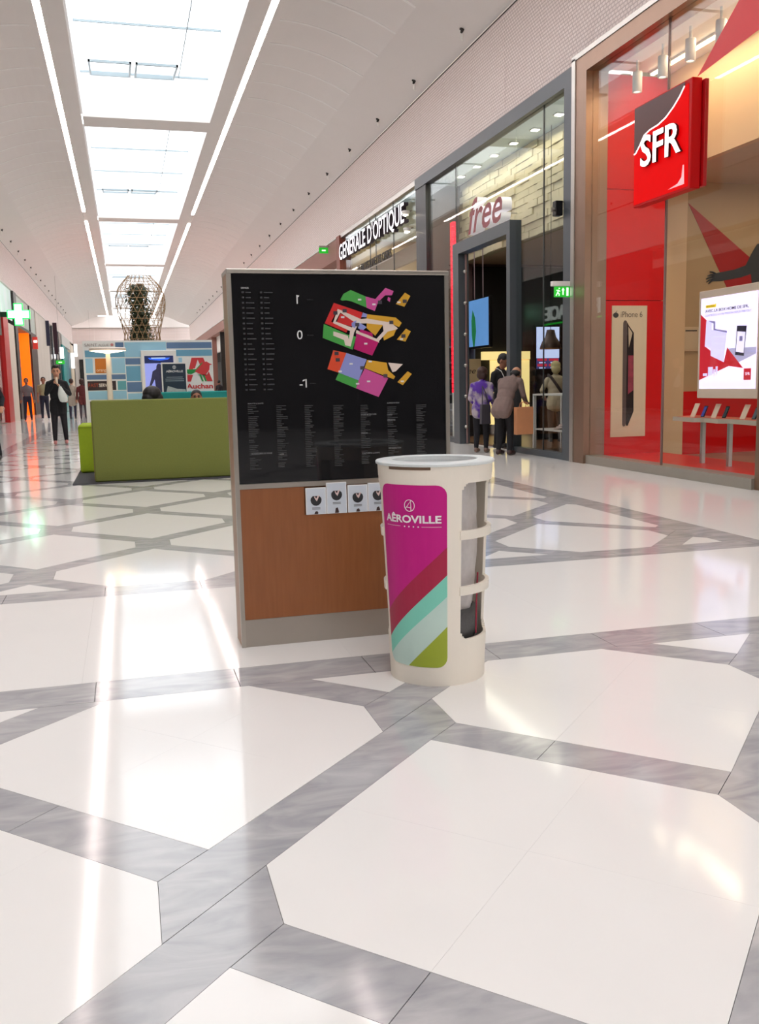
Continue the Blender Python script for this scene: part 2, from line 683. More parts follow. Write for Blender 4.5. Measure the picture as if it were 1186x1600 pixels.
for i in range(len(BEAMS) - 1):
    ya, yb = BEAMS[i][1], BEAMS[i + 1][0]
    wdw = thing('window_%d' % (i + 10), ((SKX0 + SKX1) / 2, (ya + yb) / 2, ZC), kind='structure')
    for xx in (SKX0 - .08, SKX1):
        box('shaft_side', xx, xx + .08, ya, yb, ZC + .062, ZC + 1.2, SHAFT, wdw)
    n = 4
    d = (yb - ya) / n
    for j in range(n + 1):
        yy = ya + j * d
        box('glazing_bar', SKX0, SKX1, yy - .02, yy + .02, ZC + 1.14, ZC + 1.19, BAR, wdw)
    for xx in (SKX1 - .8,):
        box('glazing_rail', xx - .012, xx + .012, ya, yb, ZC + 1.15, ZC + 1.19, BAR, wdw)
    for j in range(n):
        box('pane', SKX0, SKX1, ya + j * d + .03, ya + (j + 1) * d - .03, ZC + 1.20, ZC + 1.215, SKYGLASS, wdw)
    # an opening vent at the far end of each skylight
    for q in (0, 1):
        xa = SKX0 + .25 + q * 1.15
        mb = MB()
        mb.box(xa, xa + 1.05, yb - 2.2, yb - 2.14, ZC + .72, ZC + .78); mb.box(xa, xa + 1.05, yb - .35, yb - .29, ZC + .98, ZC + 1.04)
        for xx in (xa, xa + 1.0):
            mb.prism([(xx, yb - 2.2, ZC + .72), (xx + .05, yb - 2.2, ZC + .72), (xx + .05, yb - 2.2, ZC + .78), (xx, yb - 2.2, ZC + .78)], (0, 1.9, .26))
        mb.build('vent_frame', BAR, wdw)

# light strips: two rows, each broken at the fifth beam
for s, side in ((1, 'right'), (-1, 'left')):
    xx = 3.22 if s > 0 else 2 * XC - 3.22
    for (a, b, w_) in ((Y0 + 1, 41.6, 'nearer'), (43.9, Y1 - .6, 'farther')):
        t = thing('ceiling_light_strip', (xx, (a + b) / 2, ZC),
                  '%s length of the glowing light strip along the %s of the skylights' % (w_, side), 'light strip')
        box('housing', xx - .065, xx + .065, a, b, ZC + .035, ZC + .059, WHITEP, t)
        box('diffuser', xx - .06, xx + .06, a + .01, b - .01, ZC + .004, ZC + .034, STRIP, t)
t = thing('ceiling_light_strip', (-3.0, Y1 - .8, ZC), 'short light strip turning left at the far end of the hall', 'light strip')
box('housing', -6.4, -1.30, Y1 - 1.0, Y1 - .75, ZC - .045, ZC - .005, WHITEP, t)
box('diffuser', -6.4, -1.30, Y1 - .99, Y1 - .76, ZC - .075, ZC - .046, STRIP, t)

# row of little spotlights in the sloped soffit
SPOTD = M('spot_recess', (52, 46, 44), rough=.7)
for s, side in ((1, 'right'), (-1, 'left')):
    f = lambda x: x if s > 0 else 2 * XC - x
    for i in range(28):
        yy = 2.2 + 2.98 * i
        if yy > 92: break
        if i < 4: continue
        t = thing('soffit_spotlight', (f(6.40), yy, 7.70),
                  'small recessed spotlight in the long row above the %s-hand shops' % side, 'spotlight', 'spotlights in the %s soffit' % side)
        MB().tube([(f(6.40), yy, 7.738), (f(6.40) - .012 * s, yy, 7.715)], .045, 12).build('recess', SPOTD, t)
        MB().prism([(f(6.40) + .03 * s, yy + .07, 7.70), (f(6.40) + .03 * s, yy + .07, 7.54), (f(6.40) + .03 * s, yy + .19, 7.62), (f(6.40) + .03 * s, yy + .19, 7.70)], (.02 * s, 0, 0)).build('fin', WHITEP, t)
        MB().tube([(f(6.40), yy, 7.70), (f(6.38), yy + .01, 7.665)], [.03, .02], 10).build('lamp_head', SPOTD, t)

# ================================================================== UPPER WALLS
for s, nm in ((1, 'wall_right'), (-1, 'wall_left')):
    x = XR if s > 0 else XL
    wl = thing(nm, (x, 20, ZS), kind='structure')
    box('backing', *sorted((x + .06 * s, x + .30 * s)), Y0, Y1, ZS, ZW, WALLW, wl)
    box('shadow_gap', *sorted((x + .03 * s, x + .058 * s)), Y0, Y1, ZW - .05, ZW - .001, SPOTD, wl)
    box('lower_lip', *sorted((x - .005 * s, x + .058 * s)), Y0, Y1, ZS, ZS + .05, WALLW, wl)
    me = MB().box(*sorted((0, .055 * s)), .006, 1.594, 0, ZW - ZS - .12).mesh()
    me.materials.append(PERF)
    y = Y0 + .2
    while y < Y1 - 1.6:
        o = bpy.data.objects.new('perforated_panel', me)
        COL.objects.link(o)
        o.parent = wl
        o.matrix_parent_inverse = Matrix.Translation(-wl.location)
        o.location = (x, y, ZS + .055)
        y += 1.6
# far end wall and an added, unseen wall behind the viewer
struct(box('wall_end', -14, 12, Y1 + 2.0, Y1 + 2.4, 0, 5.9, M('far_wall', (214, 208, 202), rough=.6)))
we = struct(thing('wall_end_upper', (1, Y1 + 2.0, 6)))
for i in range(16):
    box('perforated_panel', -14 + i * 1.62, -14 + i * 1.62 + 1.6, Y1 + 2.0, Y1 + 2.06, 5.92, 7.5, PERF, we)
box('backing', -14, 12, Y1 + 2.07, Y1 + 2.4, 5.9, 8.6, WALLW, we)
box('sloped_head', -14, 12, Y1 + 1.6, Y1 + 2.06, 7.55, 8.7, CEIL, we)
struct(box('wall_back_upper_added', XL - 1, XR + 1, Y0 - .4, Y0, 5.0, 9.9, WALLW))  # unseen, added white to send light back to the near fronts
struct(box('wall_back_added', XL - 1, XR + 1, Y0 - .4, Y0, 0, 4.99, M('rear_wall', (70, 60, 54), rough=.6, var=.2)))  # unseen, added dark so the totem glass mirrors a dark hall
struct(box('wall_far_left', -14.2, -14, 80, Y1 + 2.4, 0, 8.7, WALLW))

# ================================================================== RIGHT SHOP 1 (red window)
Z5 = 5.62
w1 = thing('window_1', (XR, 10.7, 0), kind='structure')
MB().box(6.60, 6.95, 12.62, 13.02, 0, 5.85).build('bronze_post', BRONZE, w1)
MB().box(6.585, 6.62, 12.94, 13.05, 0, 5.88).build('pale_edge_trim', STEEL, w1)
MB().box(6.60, 6.95, 1.0, 12.62, Z5, 5.85).build('bronze_head', BRONZE, w1)
MB().box(6.585, 6.62, 1.0, 13.05, 5.85, 5.92).build('pale_edge_trim', STEEL, w1)
MB().box(6.68, 6.92, 8.62, 8.76, 0, Z5).build('bronze_post', BRONZE, w1)
SILL = M('grey_sill', (158, 152, 142), rough=.35, metal=.4)
MB().box(6.64, 6.90, 8.76, 12.62, 0, .125).build('sill', SILL, w1)
MB().box(6.64, 6.90, 1.0, 8.62, 0, .125).build('sill', SILL, w1)
for a, b in ((8.76, 10.655), (10.685, 12.62), (5.0, 8.62), (1.0, 4.98)):
    MB().box(6.70, 6.715, a, b, .125, Z5).build('pane', GLASS, w1)
MB().box(6.695, 6.72, 10.657, 10.683, .125, Z5).build('glazing_joint', M('joint_seal', (120, 88, 80), rough=.4), w1)
BEIGE = M('beige_plaster', (222, 190, 150), rough=.6, var=.03, scale=2)
TAN = M('tan_plaster', (190, 160, 120), rough=.6, var=.08, scale=2)
struct(MB().box(6.95, 12.5, 0.8, 13.4, -.02, .02).build('floor_right_shop', M('shop_floor', (150, 120, 100), rough=.35), None))
sw = thing('wall_right_red_side', (7.4, 12.64, 0), kind='structure')
for za, zb in ((.03, 2.405), (2.415, 4.0), (4.01, 5.60)):
    box('red_panel', 6.96, 7.93, 12.64, 12.70, za, zb, RED, sw)
box('panel_backing', 6.96, 7.93, 12.705, 12.9, 0, 5.62, DARK, sw)
struct(MB().box(7.93, 12.4, 13.2, 13.35, 0, 5.9).build('wall_right_beige_side', TAN))
wr = struct(box('wall_right_wainscot', 8.62, 12.4, 13.15, 13.195, .02, 1.03, RED))
struct(box('wall_right_return', 7.935, 8.0, 12.9, 13.2, 0, 4.25, BEIGE))
struct(box('wall_right_fascia', 7.95, 8.06, .8, 13.19, 4.25, 5.9, BEIGE))
struct(box('ceiling_right_shop', 8.07, 12.4, .8, 13.19, 4.28, 4.4, M('shop_ceiling', (205, 186, 160), rough=.7)))
struct(box('ceiling_right_window', 6.95, 7.94, .8, 12.6, 5.64, 5.74, WALLW))
struct(box('wall_right_shop_back', 12.41, 12.6, .8, 13.4, 0, 5.9, TAN))
lamp((10.0, 10.5, 4.2), 2.5, 45, (1, .80, .58), sy=4)
lamp((7.5, 10.4, 5.55), .3, 45, (1, .78, .55), sy=3.2)
struct(box('floor_red_display', 6.92, 7.93, 8.8, 12.63, .021, .12, RED))
struct(box('wall_right_beige_column', 8.0, 8.61, 13.10, 13.195, .021, 4.24, BEIGE))
struct(box('wall_right_rear', 6.72, 7.0, Y0, .99, 0, ZS, M('rear_closure', (54, 44, 40), rough=.5, var=.3)))  # unseen dark closure, added to keep sky out of the totem's reflection
t = thing('window_light_strip', (7.6, 10.8, 5.6), 'thin warm light strip under the ceiling of the red shop window', 'light strip')
box('housing', 7.57, 7.63, 8.9, 12.55, 5.605, 5.638, WHITEP, t)
box('diffuser', 7.575, 7.625, 8.92, 12.53, 5.58, 5.604, M('warm_led', (255, 232, 190), emit=9), t)
for i, yy in enumerate((12.17, 11.53, 10.90, 10.27)):
    t = thing('cylinder_spotlight', (7.15, yy, 5.2),
              ['white cylinder spotlight nearest the red panel wall', 'second white cylinder spotlight from the red panel wall', 'third white cylinder spotlight from the red panel wall', 'fourth white cylinder spotlight from the red panel wall, farthest right'][i], 'spotlight', 'cylinder spotlights in the red shop window')
    MB().lathe([(0, .27), (.062, .27), (.065, .26), (.065, 0), (.052, 0), (.05, .03)], (7.15, yy, 5.22), 20).build('body', WHITEP, t, True)
    MB().tube([(7.15, yy, 5.49), (7.15, yy, 5.64)], .02, 8).build('stem', WHITEP, t)
    MB().lathe([(0, .028), (.05, .03)], (7.15, yy, 5.22), 20).build('lens', M('spot_lens', (255, 238, 215), emit=8), t)

# lit square sign
t = thing('illuminated_shop_sign', (6.6, 10.5, 3.46), 'red square illuminated sign with white capital letters hung on the glass', 'sign')
box('back_plate', 6.63, 6.68, 9.79, 11.07, 3.46, 4.655, M('sign_red_dark', (170, 12, 18), rough=.3), t, .01)
box('body', 6.49, 6.625, 9.84, 11.10, 3.44, 4.675, M('sign_red', (196, 4, 10), rough=.4, spec=.2), t, .012)
fx = 6.489
CV = [(11.085, 4.102), (11.046, 4.107), (10.956, 4.179), (10.853, 4.280), (10.721, 4.313), (10.533, 4.325), (10.366, 4.366), (10.206, 4.443), (10.077, 4.528), (9.985, 4.612)]
plate('glowing_face', [(11.085, 3.47), (9.88, 3.47), (9.90, 4.62)] + CV[::-1], '-X', fx, M('sign_glow', (214, 0, 3), emit=.42, rough=.6, spec=.05), t, .003)
plate('dark_corner', CV + [(9.97, 4.655), (11.085, 4.655)], '-X', fx - .003, M('sign_smoke', (92, 56, 54), rough=.3, spec=.3), t, .003)
MB().tube([(fx - .006, a, b) for a, b in CV], .008, 6).build('white_curve', M('sign_white', (255, 250, 250), emit=1.5), t)
SW = MATS['sign_white']
text('letter', 'SFR', '-X', (fx - .012, 10.88, 3.885), SW, t, width=.885, height=.375, extrude=.05, bold=.018, side=M('sign_side', (60, 8, 10)), letters=True)
plate('corner_highlight', [(10.29, 3.51), (10.09, 3.54), (10.01, 3.60), (9.99, 3.73), (9.965, 3.73), (9.955, 3.51)], '-X', fx - .003, M('sign_pink', (250, 170, 175), emit=.6), t, .002)

# red vinyl star points
t = tag(plate('vinyl_star', [(10.06, 4.75), (9.31, 5.315), (8.86, 5.60), (8.86, 4.90)], '-X', 6.698, M('vinyl_red', (214, 24, 34), rough=.4), None, .002), 'red vinyl star point stuck on the upper corner of the shop glass', 'decal')
t = thing('wall_graphic', (9.4, 13.19, 2.6), 'red star point wall graphic with a dark outstretched arm', 'wall graphic')
plate('star_point', [(8.68, 3.96), (9.80, 3.17), (10.3, 2.85), (10.3, 2.6), (9.463, 2.60)], '-Y', 13.198, M('star_red', (176, 26, 30), rough=.5), t, .004)
plate('arm_print', [(9.131, 2.880), (9.305, 2.910), (9.555, 2.955), (9.755, 3.021), (9.850, 3.193), (9.96, 3.36), (10.3, 3.42), (10.3, 2.6), (9.90, 2.6), (9.861, 2.885), (9.661, 2.828), (9.309, 2.771), (9.151, 2.765)], '-Y', 13.193, M('arm_print', (62, 66, 72), rough=.6), t, .004)
for i, (a, b) in enumerate((((9.17, 2.87), (9.06, 2.85)), ((9.16, 2.84), (9.035, 2.80)), ((9.16, 2.81), (9.045, 2.755)), ((9.17, 2.79), (9.08, 2.725)), ((9.20, 2.885), (9.10, 2.915)))):
    MB().tube([(a[0], 13.19, a[1]), ((a[0] + b[0]) / 2, 13.189, (a[1] + b[1]) / 2 + .008), (b[0], 13.19, b[1])], [.016, .014, .009], 6).build('finger_print', MATS['arm_print'], t)

# tall phone poster on the red wall
t = thing('phone_poster', (7.35, 12.635, .38), 'tall cream poster of a slim phone on the red panel wall', 'poster')
plate('board', [(7.06, .38), (7.645, 2.335)], '-Y', 12.638, M('poster_cream', (226, 208, 178), rough=.6), t, .012)
plate('phone_edge', [(7.279, 2.121), (7.305, 2.105), (7.312, 2.06), (7.312, .58), (7.30, .545), (7.272, .535), (7.252, .56), (7.246, 2.075), (7.258, 2.11)], '-Y', 12.625, M('phone_metal', (92, 72, 66), rough=.35), t, .004)
plate('phone_glass', [(7.314, 2.09), (7.335, 2.05), (7.423, 1.937), (7.440, .76), (7.345, .545), (7.314, .55)], '-Y', 12.625, M('phone_black', (34, 18, 22), rough=.2), t, .003)
plate('phone_top_shine', [(7.33, 2.03), (7.40, 1.93), (7.345, 1.72)], '-Y', 12.6215, M('poster_shine', (196, 178, 150)), t, .002)
plate('phone_screen', [(7.335, 1.60), (7.425, 1.60), (7.43, 1.08), (7.34, 1.02)], '-Y', 12.6215, M('phone_flower', (150, 50, 70), var=.6, scale=14), t, .002)
text('lettering', 'iPhone 6', '-Y', (7.205, 12.624, 2.165), M('print_grey', (110, 96, 84)), t, width=.36, height=.085, extrude=.002)
MB().prism([(7.12 + .042 * math.cos(a) * (1 + .12 * math.cos(2 * a)), 12.622, 2.195 + .04 * math.sin(a)) for a in [i * PI / 8 for i in range(16)]], (0, .002, 0)).build('fruit_logo', M('print_dark', (50, 42, 38)), t)
MB().prism([(7.12, 12.622, 2.242), (7.142, 12.622, 2.268), (7.13, 12.622, 2.24)], (0, .002, 0)).build('fruit_logo_leaf', MATS['print_dark'], t)

# small framed notice
t = thing('framed_notice', (8.77, 13.19, 1.7), 'small pale framed notice beside the lit poster', 'frame')
box('frame', 8.60, 8.93, 13.165, 13.195, 1.67, 2.05, M('frame_wood', (214, 186, 150)), t)
box('sheet', 8.625, 8.905, 13.158, 13.164, 1.70, 2.02, M('notice_paper', (208, 184, 150)), t)
plate('heading_print', [(8.66, 1.98), (8.87, 2.0)], '-Y', 13.157, MATS['print_dark'], t, .001)

# lit poster behind the glass
t = thing('lit_poster', (7.35, 10.2, .98), 'glowing white advertising poster with a phone and a white box', 'lit poster')
CRF = M('cream_frame', (232, 208, 190), rough=.5)
box('frame', 7.30, 7.42, 9.59, 10.80, .98, 2.355, CRF, t, .01)
EM = lambda n, c, e=1.0: M(n, c, emit=e, var=.01, rough=.6)
X8 = 7.298
scn = plate('screen', [(10.745, 1.10), (9.61, 2.258)], '-X', X8, EM('lit_white', (232, 222, 255), 1.0), t, .004)
X8 -= .004
plate('grey_ground', [(10.164, 1.60), (9.615, 1.60), (9.615, 1.52), (9.95, 1.42)], '-X', X8, EM('lit_grey', (168, 160, 196), .8), scn, .001)
plate('red_burst', [(10.743, 2.058), (10.608, 1.974), (10.629, 1.644), (10.509, 1.586), (10.507, 1.522), (10.232, 1.434), (10.172, 1.614), (9.847, 1.352), (10.128, 1.384), (10.382, 1.316), (10.743, 1.214)], '-X', X8 - .001, EM('lit_red', (190, 20, 40), .7), scn, .001)
plate('box_picture', [(10.617, 1.969), (10.499, 1.945), (10.495, 1.850), (10.182, 1.810), (10.232, 1.434), (10.507, 1.522), (10.511, 1.612), (10.638, 1.645)], '-X', X8 - .002, EM('lit_lilac', (206, 196, 240), .95), scn, .001)
plate('box_shade', [(10.600, 1.975), (10.429, 1.951), (10.425, 1.856), (10.182, 1.820), (10.181, 1.795), (10.46, 1.845), (10.46, 1.925)], '-X', X8 - .003, EM('lit_mauve', (130, 120, 165), .7), scn, .001)
plate('phone_picture', [(9.986, 1.870), (9.801, 1.858), (9.838, 1.499), (10.009, 1.515)], '-X', X8 - .003, EM('lit_black', (44, 36, 58), .4), scn, .001)
plate('phone_display', [(9.975, 1.800), (9.822, 1.785), (9.842, 1.535), (9.995, 1.555)], '-X', X8 - .004, EM('lit_pale', (226, 216, 250), .95), scn, .001)
plate('phone_icon', [(9.93, 1.74), (9.87, 1.68)], '-X', X8 - .005, MATS['lit_mauve'], scn, .001)
plate('yellow_tag', [(10.638, 2.168), (10.44, 2.168), (10.42, 2.185), (10.425, 2.13), (10.638, 2.13)], '-X', X8 - .001, EM('lit_yellow', (236, 200, 20), .8), scn, .001)
text('lettering', 'NOUVEAU', '-X', (X8 - .003, 10.625, 2.138), MATS['lit_black'], scn, width=.18, height=.022, extrude=.001)
text('lettering', 'AVEC LA BOX HOME DE SFR,', '-X', (X8 - .002, 10.648, 2.068), EM('lit_ink', (52, 24, 70), .3), scn, width=.87, height=.042, extrude=.001, bold=.012)
text('lettering', 'CONTRÔLEZ VOTRE MAISON DEPUIS PARTOUT.', '-X', (X8 - .002, 10.648, 2.022), MATS['lit_mauve'], scn, width=.94, height=.036, extrude=.001)
plate('logo_square', [(9.832, 1.207), (9.696, 1.347)], '-X', X8 - .001, MATS['lit_red'], scn, .001)
text('lettering', 'SFR', '-X', (X8 - .003, 9.80, 1.265), MATS['lit_white'], scn, width=.085, height=.035, extrude=.001)
for i, (a, b, c, d) in enumerate(((10.55, 10.45, 1.27, 1.38), (10.44, 10.40, 1.27, 1.35), (10.39, 10.35, 1.28, 1.385), (10.66, 10.57, 1.265, 1.30))):
    plate('product_picture', [(a, c), (b, d)], '-X', X8 - .004, MATS['lit_lilac'], scn, .001)
for i in range(4):
    plate('small_print', [(10.65, 1.187 - i * .02), (9.695, 1.181 - i * .02)], '-X', X8 - .001, MATS['lit_lilac'], scn, .001)

# display shelf with phones
SH = M('shelf_grey', (196, 184, 168), rough=.4)
t = thing('display_shelf', (7.4, 10.4, 0), 'long pale zigzag display shelf on thin posts behind the glass', 'shelf')
MB().prism([(7.75, 11.5, .72), (7.30, 11.35, .72), (7.22, 10.74, .72), (7.32, 10.66, .72), (7.22, 10.22, .72), (7.32, 10.12, .72), (7.22, 9.5, .72), (7.22, 8.9, .72), (7.75, 8.9, .72)], (0, 0, -.055)).build('shelf_top', SH, t)
MB().prism([(7.73, 11.45, .724), (7.35, 11.32, .724), (7.27, 10.78, .724), (7.36, 10.66, .724), (7.27, 10.24, .724), (7.36, 10.12, .724), (7.27, 9.5, .724), (7.27, 8.95, .724), (7.73, 8.95, .724)], (0, 0, -.003)).build('red_inlay', M('inlay_red', (226, 90, 70), rough=.3), t)
for yy in (10.72, 10.15, 9.58, 9.02):
    box('post', 7.33, 7.38, yy - .025, yy + .025, .03, .664, STEEL, t)
cards = [(10.98, (60, 60, 150), 'leftmost'), (10.52, (40, 50, 60), 'middle'), (9.93, (70, 80, 90), 'right')]
for yy, c, w_ in cards:
    q = tag(MB().prism([(7.36, yy + .05, .726), (7.36, yy - .05, .726), (7.41, yy - .09, .905), (7.41, yy + .01, .905)], (.01, 0, 0)).build('price_card', M('card_paper', (238, 214, 190)), None),
            'tilted cream price card, %s of the three on the display shelf' % w_, 'card', 'price cards on the display shelf')
    t = thing('display_phone', (7.39, yy - .16, .725), 'upright sample phone beside the %s price card' % w_, 'phone', 'phones on the display shelf')
    MB().prism([(7.40, yy - .13, .727), (7.40, yy - .20, .727), (7.44, yy - .23, .875), (7.44, yy - .16, .875)], (.01, 0, 0)).build('body', BLACK, t)
    MB().prism([(7.3965, yy - .137, .737), (7.3965, yy - .193, .737), (7.434, yy - .221, .865), (7.434, yy - .167, .865)], (.002, 0, 0)).build('screen', M('phone_scr_' + w_, c, emit=.3), t)
    box('stand', 7.40, 7.47, yy - .20, yy - .13, .7245, .7268, STEEL, t)

# ================================================================== RIGHT SHOP 2 (grey frame, open door)
w2 = thing('window_2', (XR, 17, 0), kind='structure')
MB().box(6.66, 6.80, 13.12, 13.36, 0, ZS).build('frame_post', GREYFR, w2)
MB().box(6.62, 6.66, 13.05, 13.36, 0, ZS).build('frame_face', GREYFR, w2)
MB().box(6.64, 6.80, 20.12, 20.85, 0, ZS).build('frame_post', M('dark_post', (46, 48, 52), rough=.4), w2)
MB().box(6.62, 6.80, 13.36, 20.85, 5.60, ZS).build('frame_head', GREYFR, w2)
MB().box(6.64, 6.78, 13.36, 15.30, 0, .10).build('sill', GREYFR, w2)
MB().box(6.64, 6.78, 18.26, 20.12, 0, .10).build('sill', GREYFR, w2)
for a, b, za in ((13.36, 14.22, .10), (14.24, 15.32, .10), (15.34, 18.24, 4.02), (18.26, 18.34, .10), (18.36, 20.12, .10)):
    MB().box(6.70, 6.715, a, b, za, 5.60).build('pane', GLASS, w2)
for yy in (14.23, 18.35):
    MB().box(6.697, 6.718, yy - .009, yy + .009, .10, 5.60).build('glazing_joint', M('joint_dark', (60, 62, 62)), w2)
d1 = thing('door_1', (XR, 16.8, 0), kind='structure')
MB().box(6.58, 6.80, 15.33, 15.48, 0, 4.02).build('portal_jamb', GREYFR, d1)
MB().box(6.58, 6.80, 17.92, 18.26, 0, 4.02).build('portal_jamb', GREYFR, d1)
MB().box(6.58, 6.80, 15.48, 17.92, 3.80, 4.02).build('portal_head', GREYFR, d1)
for yy in (15.53, 17.86):
    MB().tube([(6.72, yy, .02), (6.72, yy, 3.78)], .022, 10).build('rail_tube', M('rail_pink', (170, 140, 140), rough=.3, metal=.7), d1)
    for k in range(6):
        zz = .35 + k * .62
        MB().lathe([(.0, -.04), (.03, -.025), (.04, 0), (.03, .025), (0, .04)], (6.70, yy, zz), 10).build('rail_ball', STEEL, d1, True)
t = thing('door_camera', (6.6, 13.43, 3.8), 'small black box camera on the grey post beside the door', 'camera')
box('housing', 6.50, 6.62, 13.37, 13.50, 3.75, 3.97, BLACK, t, .01)
MB().tube([(6.50, 13.43, 3.85), (6.46, 13.43, 3.84)], .03, 10).build('lens', STEEL, t)
# interior
FLW = wood_mat('shop_wood_floor', (120, 84, 58), (90, 62, 44), sc=(1.2, 8, 1))
struct(box('floor_open_shop', 6.95, 13.5, 13.45, 20.8, -.02, .015, FLW))
struct(box('wall_right_divider', 6.95, 13.5, 13.36, 13.45, 0, 5.8, M('divider_dark', (52, 46, 44), rough=.6)))
BRK = M('white_stone', (216, 206, 176), rough=.75, var=.10, scale=5, bump=.5, bscale=20)
bw = struct(box('wall_right_stone', 7.64, 7.8, 13.46, 20.70, 3.96, 5.9, M('stone_mortar', (150, 140, 112), rough=.9)))
bmesh_b = {}
for k in range(4):
    d0 = .012 + .012 * k
    me = MB().box(7.64 - d0, 7.645, .006, .414, .005, .127).mesh()
    me.materials.append(BRK)
    bmesh_b[k] = me
zz, r = 3.965, 0
while zz + .13 < 5.80:
    y = 13.47 - (.2 if r % 2 else 0)
    while y + .42 < 20.70:
        if y > 13.46:
            o = bpy.data.objects.new('stone_block', bmesh_b[random.randrange(4)])
            COL.objects.link(o)
            o.parent = bw
            o.location = (0, y, zz)
        y += .42
    zz += .132
    r += 1
struct(box('ceiling_open_shop', 7.81, 13.5, 13.46, 20.79, 3.97, 4.1, M('open_shop_ceiling', (150, 128, 104), rough=.7)))
struct(box('ceiling_open_window', 6.82, 7.80, 13.46, 20.79, 5.70, 5.80, M('window_ceiling', (196, 214, 212), rough=.6)))
for i in range(7):
    yy = 14.0 + i * .95
    t = thing('window_downlight', (7.3, yy, 5.66), 'small square downlight in the row above the pale stone wall', 'downlight', 'downlights above the stone wall')
    box('trim', 7.24, 7.40, yy - .08, yy + .08, 5.682, 5.699, STEEL, t)
    box('lens', 7.26, 7.38, yy - .06, yy + .06, 5.672, 5.681, M('down_lens', (255, 246, 225), emit=8), t)
lamp((7.25, 17.0, 5.6), .4, 46, (1, .93, .75), sy=6.6)
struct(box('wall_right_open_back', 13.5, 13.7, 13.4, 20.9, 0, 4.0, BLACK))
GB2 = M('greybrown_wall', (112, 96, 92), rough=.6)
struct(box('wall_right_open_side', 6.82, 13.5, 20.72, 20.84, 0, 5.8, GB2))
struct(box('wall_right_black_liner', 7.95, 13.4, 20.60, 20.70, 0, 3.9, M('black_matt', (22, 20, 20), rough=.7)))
lamp((10.0, 16.5, 3.9), 3.0, 26, (1, .82, .6), sy=3)
# red led column
t = thing('led_column', (6.93, 19.1, 1.0), 'tall thin column of glowing red light beside the open door', 'light column')
REDL = M('led_red', (255, 16, 40), emit=3.0)
for k in range(36):
    box('led_bar', 6.90, 6.955, 19.08, 19.26, 1.04 + k * .10, 1.04 + k * .10 + .086, REDL, t)
box('white_post', 6.90, 6.955, 19.10, 19.24, .02, 1.035, WHITEP, t)
box('back_channel', 6.958, 6.985, 19.06, 19.28, .02, 4.68, BLACK, t)
# bluish shelving seen low beside the door
t = thing('blue_shelving', (7.3, 20.4, 0), 'dim blue-grey shelving low behind the glass next to the red light column', 'shelving')
for k in range(6):
    box('shelf', 6.95, 7.85, 20.30, 20.58, .25 + k * .36, .28 + k * .36, M('shelf_blue', (120, 134, 160), rough=.5), t)
for xx in (6.95, 7.82):
    box('upright', xx, xx + .03, 20.30, 20.58, .016, 2.3, MATS['shelf_blue'], t)
box('back_panel', 6.98, 7.82, 20.581, 20.60, .1, 2.25, M('shelf_back', (70, 78, 96)), t)
# script letters with white bodies
t = thing('shop_name_letters', (7.15, 17.8, 4.2), 'slanted crimson script shop name with thick white letter sides', 'sign')
text('letter', 'free', '-X', (7.12, 18.50, 4.25), M('crimson', (178, 24, 62), rough=.35), t, width=1.80, height=.68, extrude=.20, bold=.012, shear=.32, side=M('letter_white', (245, 240, 246), emit=.35, rough=.4), letters=True)
for yy in (17.3, 18.1):
    MB().tube([(7.18, yy, 4.5), (7.585, yy, 4.5)], .012, 6).build('bracket', STEEL, t)
# hanging screen
t = thing('hanging_screen', (7.55, 19.3, 2.0), 'blue lit screen with a green plant hanging in the open doorway', 'screen')
box('casing', 7.50, 7.57, 18.55, 19.98, 1.98, 3.05, BLACK, t, .01)
plate('display', [(19.95, 2.03), (18.60, 3.03)], '-X', 7.499, M('tv_blue', (84, 132, 186), emit=.75, var=.1, scale=3), t, .002)
plate('plant_picture', [(19.50, 2.03), (19.42, 2.03), (19.32, 2.35), (19.38, 2.65), (19.52, 2.82), (19.60, 2.60), (19.58, 2.3)], '-X', 7.496, M('tv_green', (30, 120, 70), emit=.4, var=.2), t, .002)
for yy in (19.0, 19.5):
    MB().tube([(7.535, yy, 3.05), (7.535, yy, 4.6)], .012, 6).build('hanger', M('hanger_pink', (170, 150, 160), metal=.6, rough=.3), t)
MB().box(7.50, 7.62, 18.9, 19.6, 4.58, 4.62).build('hanger_plate', STEEL, t)
# glowing display at the back
t = thing('glowing_display', (8.6, 20.5, 0), 'warm yellow glowing display wall at the back of the open shop', 'display')
YL = M('yellow_glow', (255, 226, 150), emit=.9, var=.05)
box('panel', 8.32, 9.3, 20.50, 20.58, .25, 1.75, YL, t)
box('header', 8.10, 9.3, 20.46, 20.58, 1.76, 1.95, YL, t)
box('base', 8.32, 9.3, 20.48, 20.58, .016, .249, WHITEP, t)
text('lettering', 'free', '-Y', (8.40, 20.499, 1.45), M('print_red', (200, 90, 60)), t, width=.40, height=.16, shear=.3)
t = thing('cream_poster_board', (7.75, 20.3, .0), 'dim cream board with dark lettering left of the glowing display', 'board')
box('board', 7.36, 7.95, 20.20, 20.25, .5, 1.78, M('board_cream', (196, 180, 140)), t)
text('lettering', 'free', '-Y', (7.48, 20.199, 1.45), MATS['print_dark'], t, width=.34, height=.13, shear=.3)
box('foot', 7.40, 7.90, 20.15, 20.30, .016, .499, DARK, t)
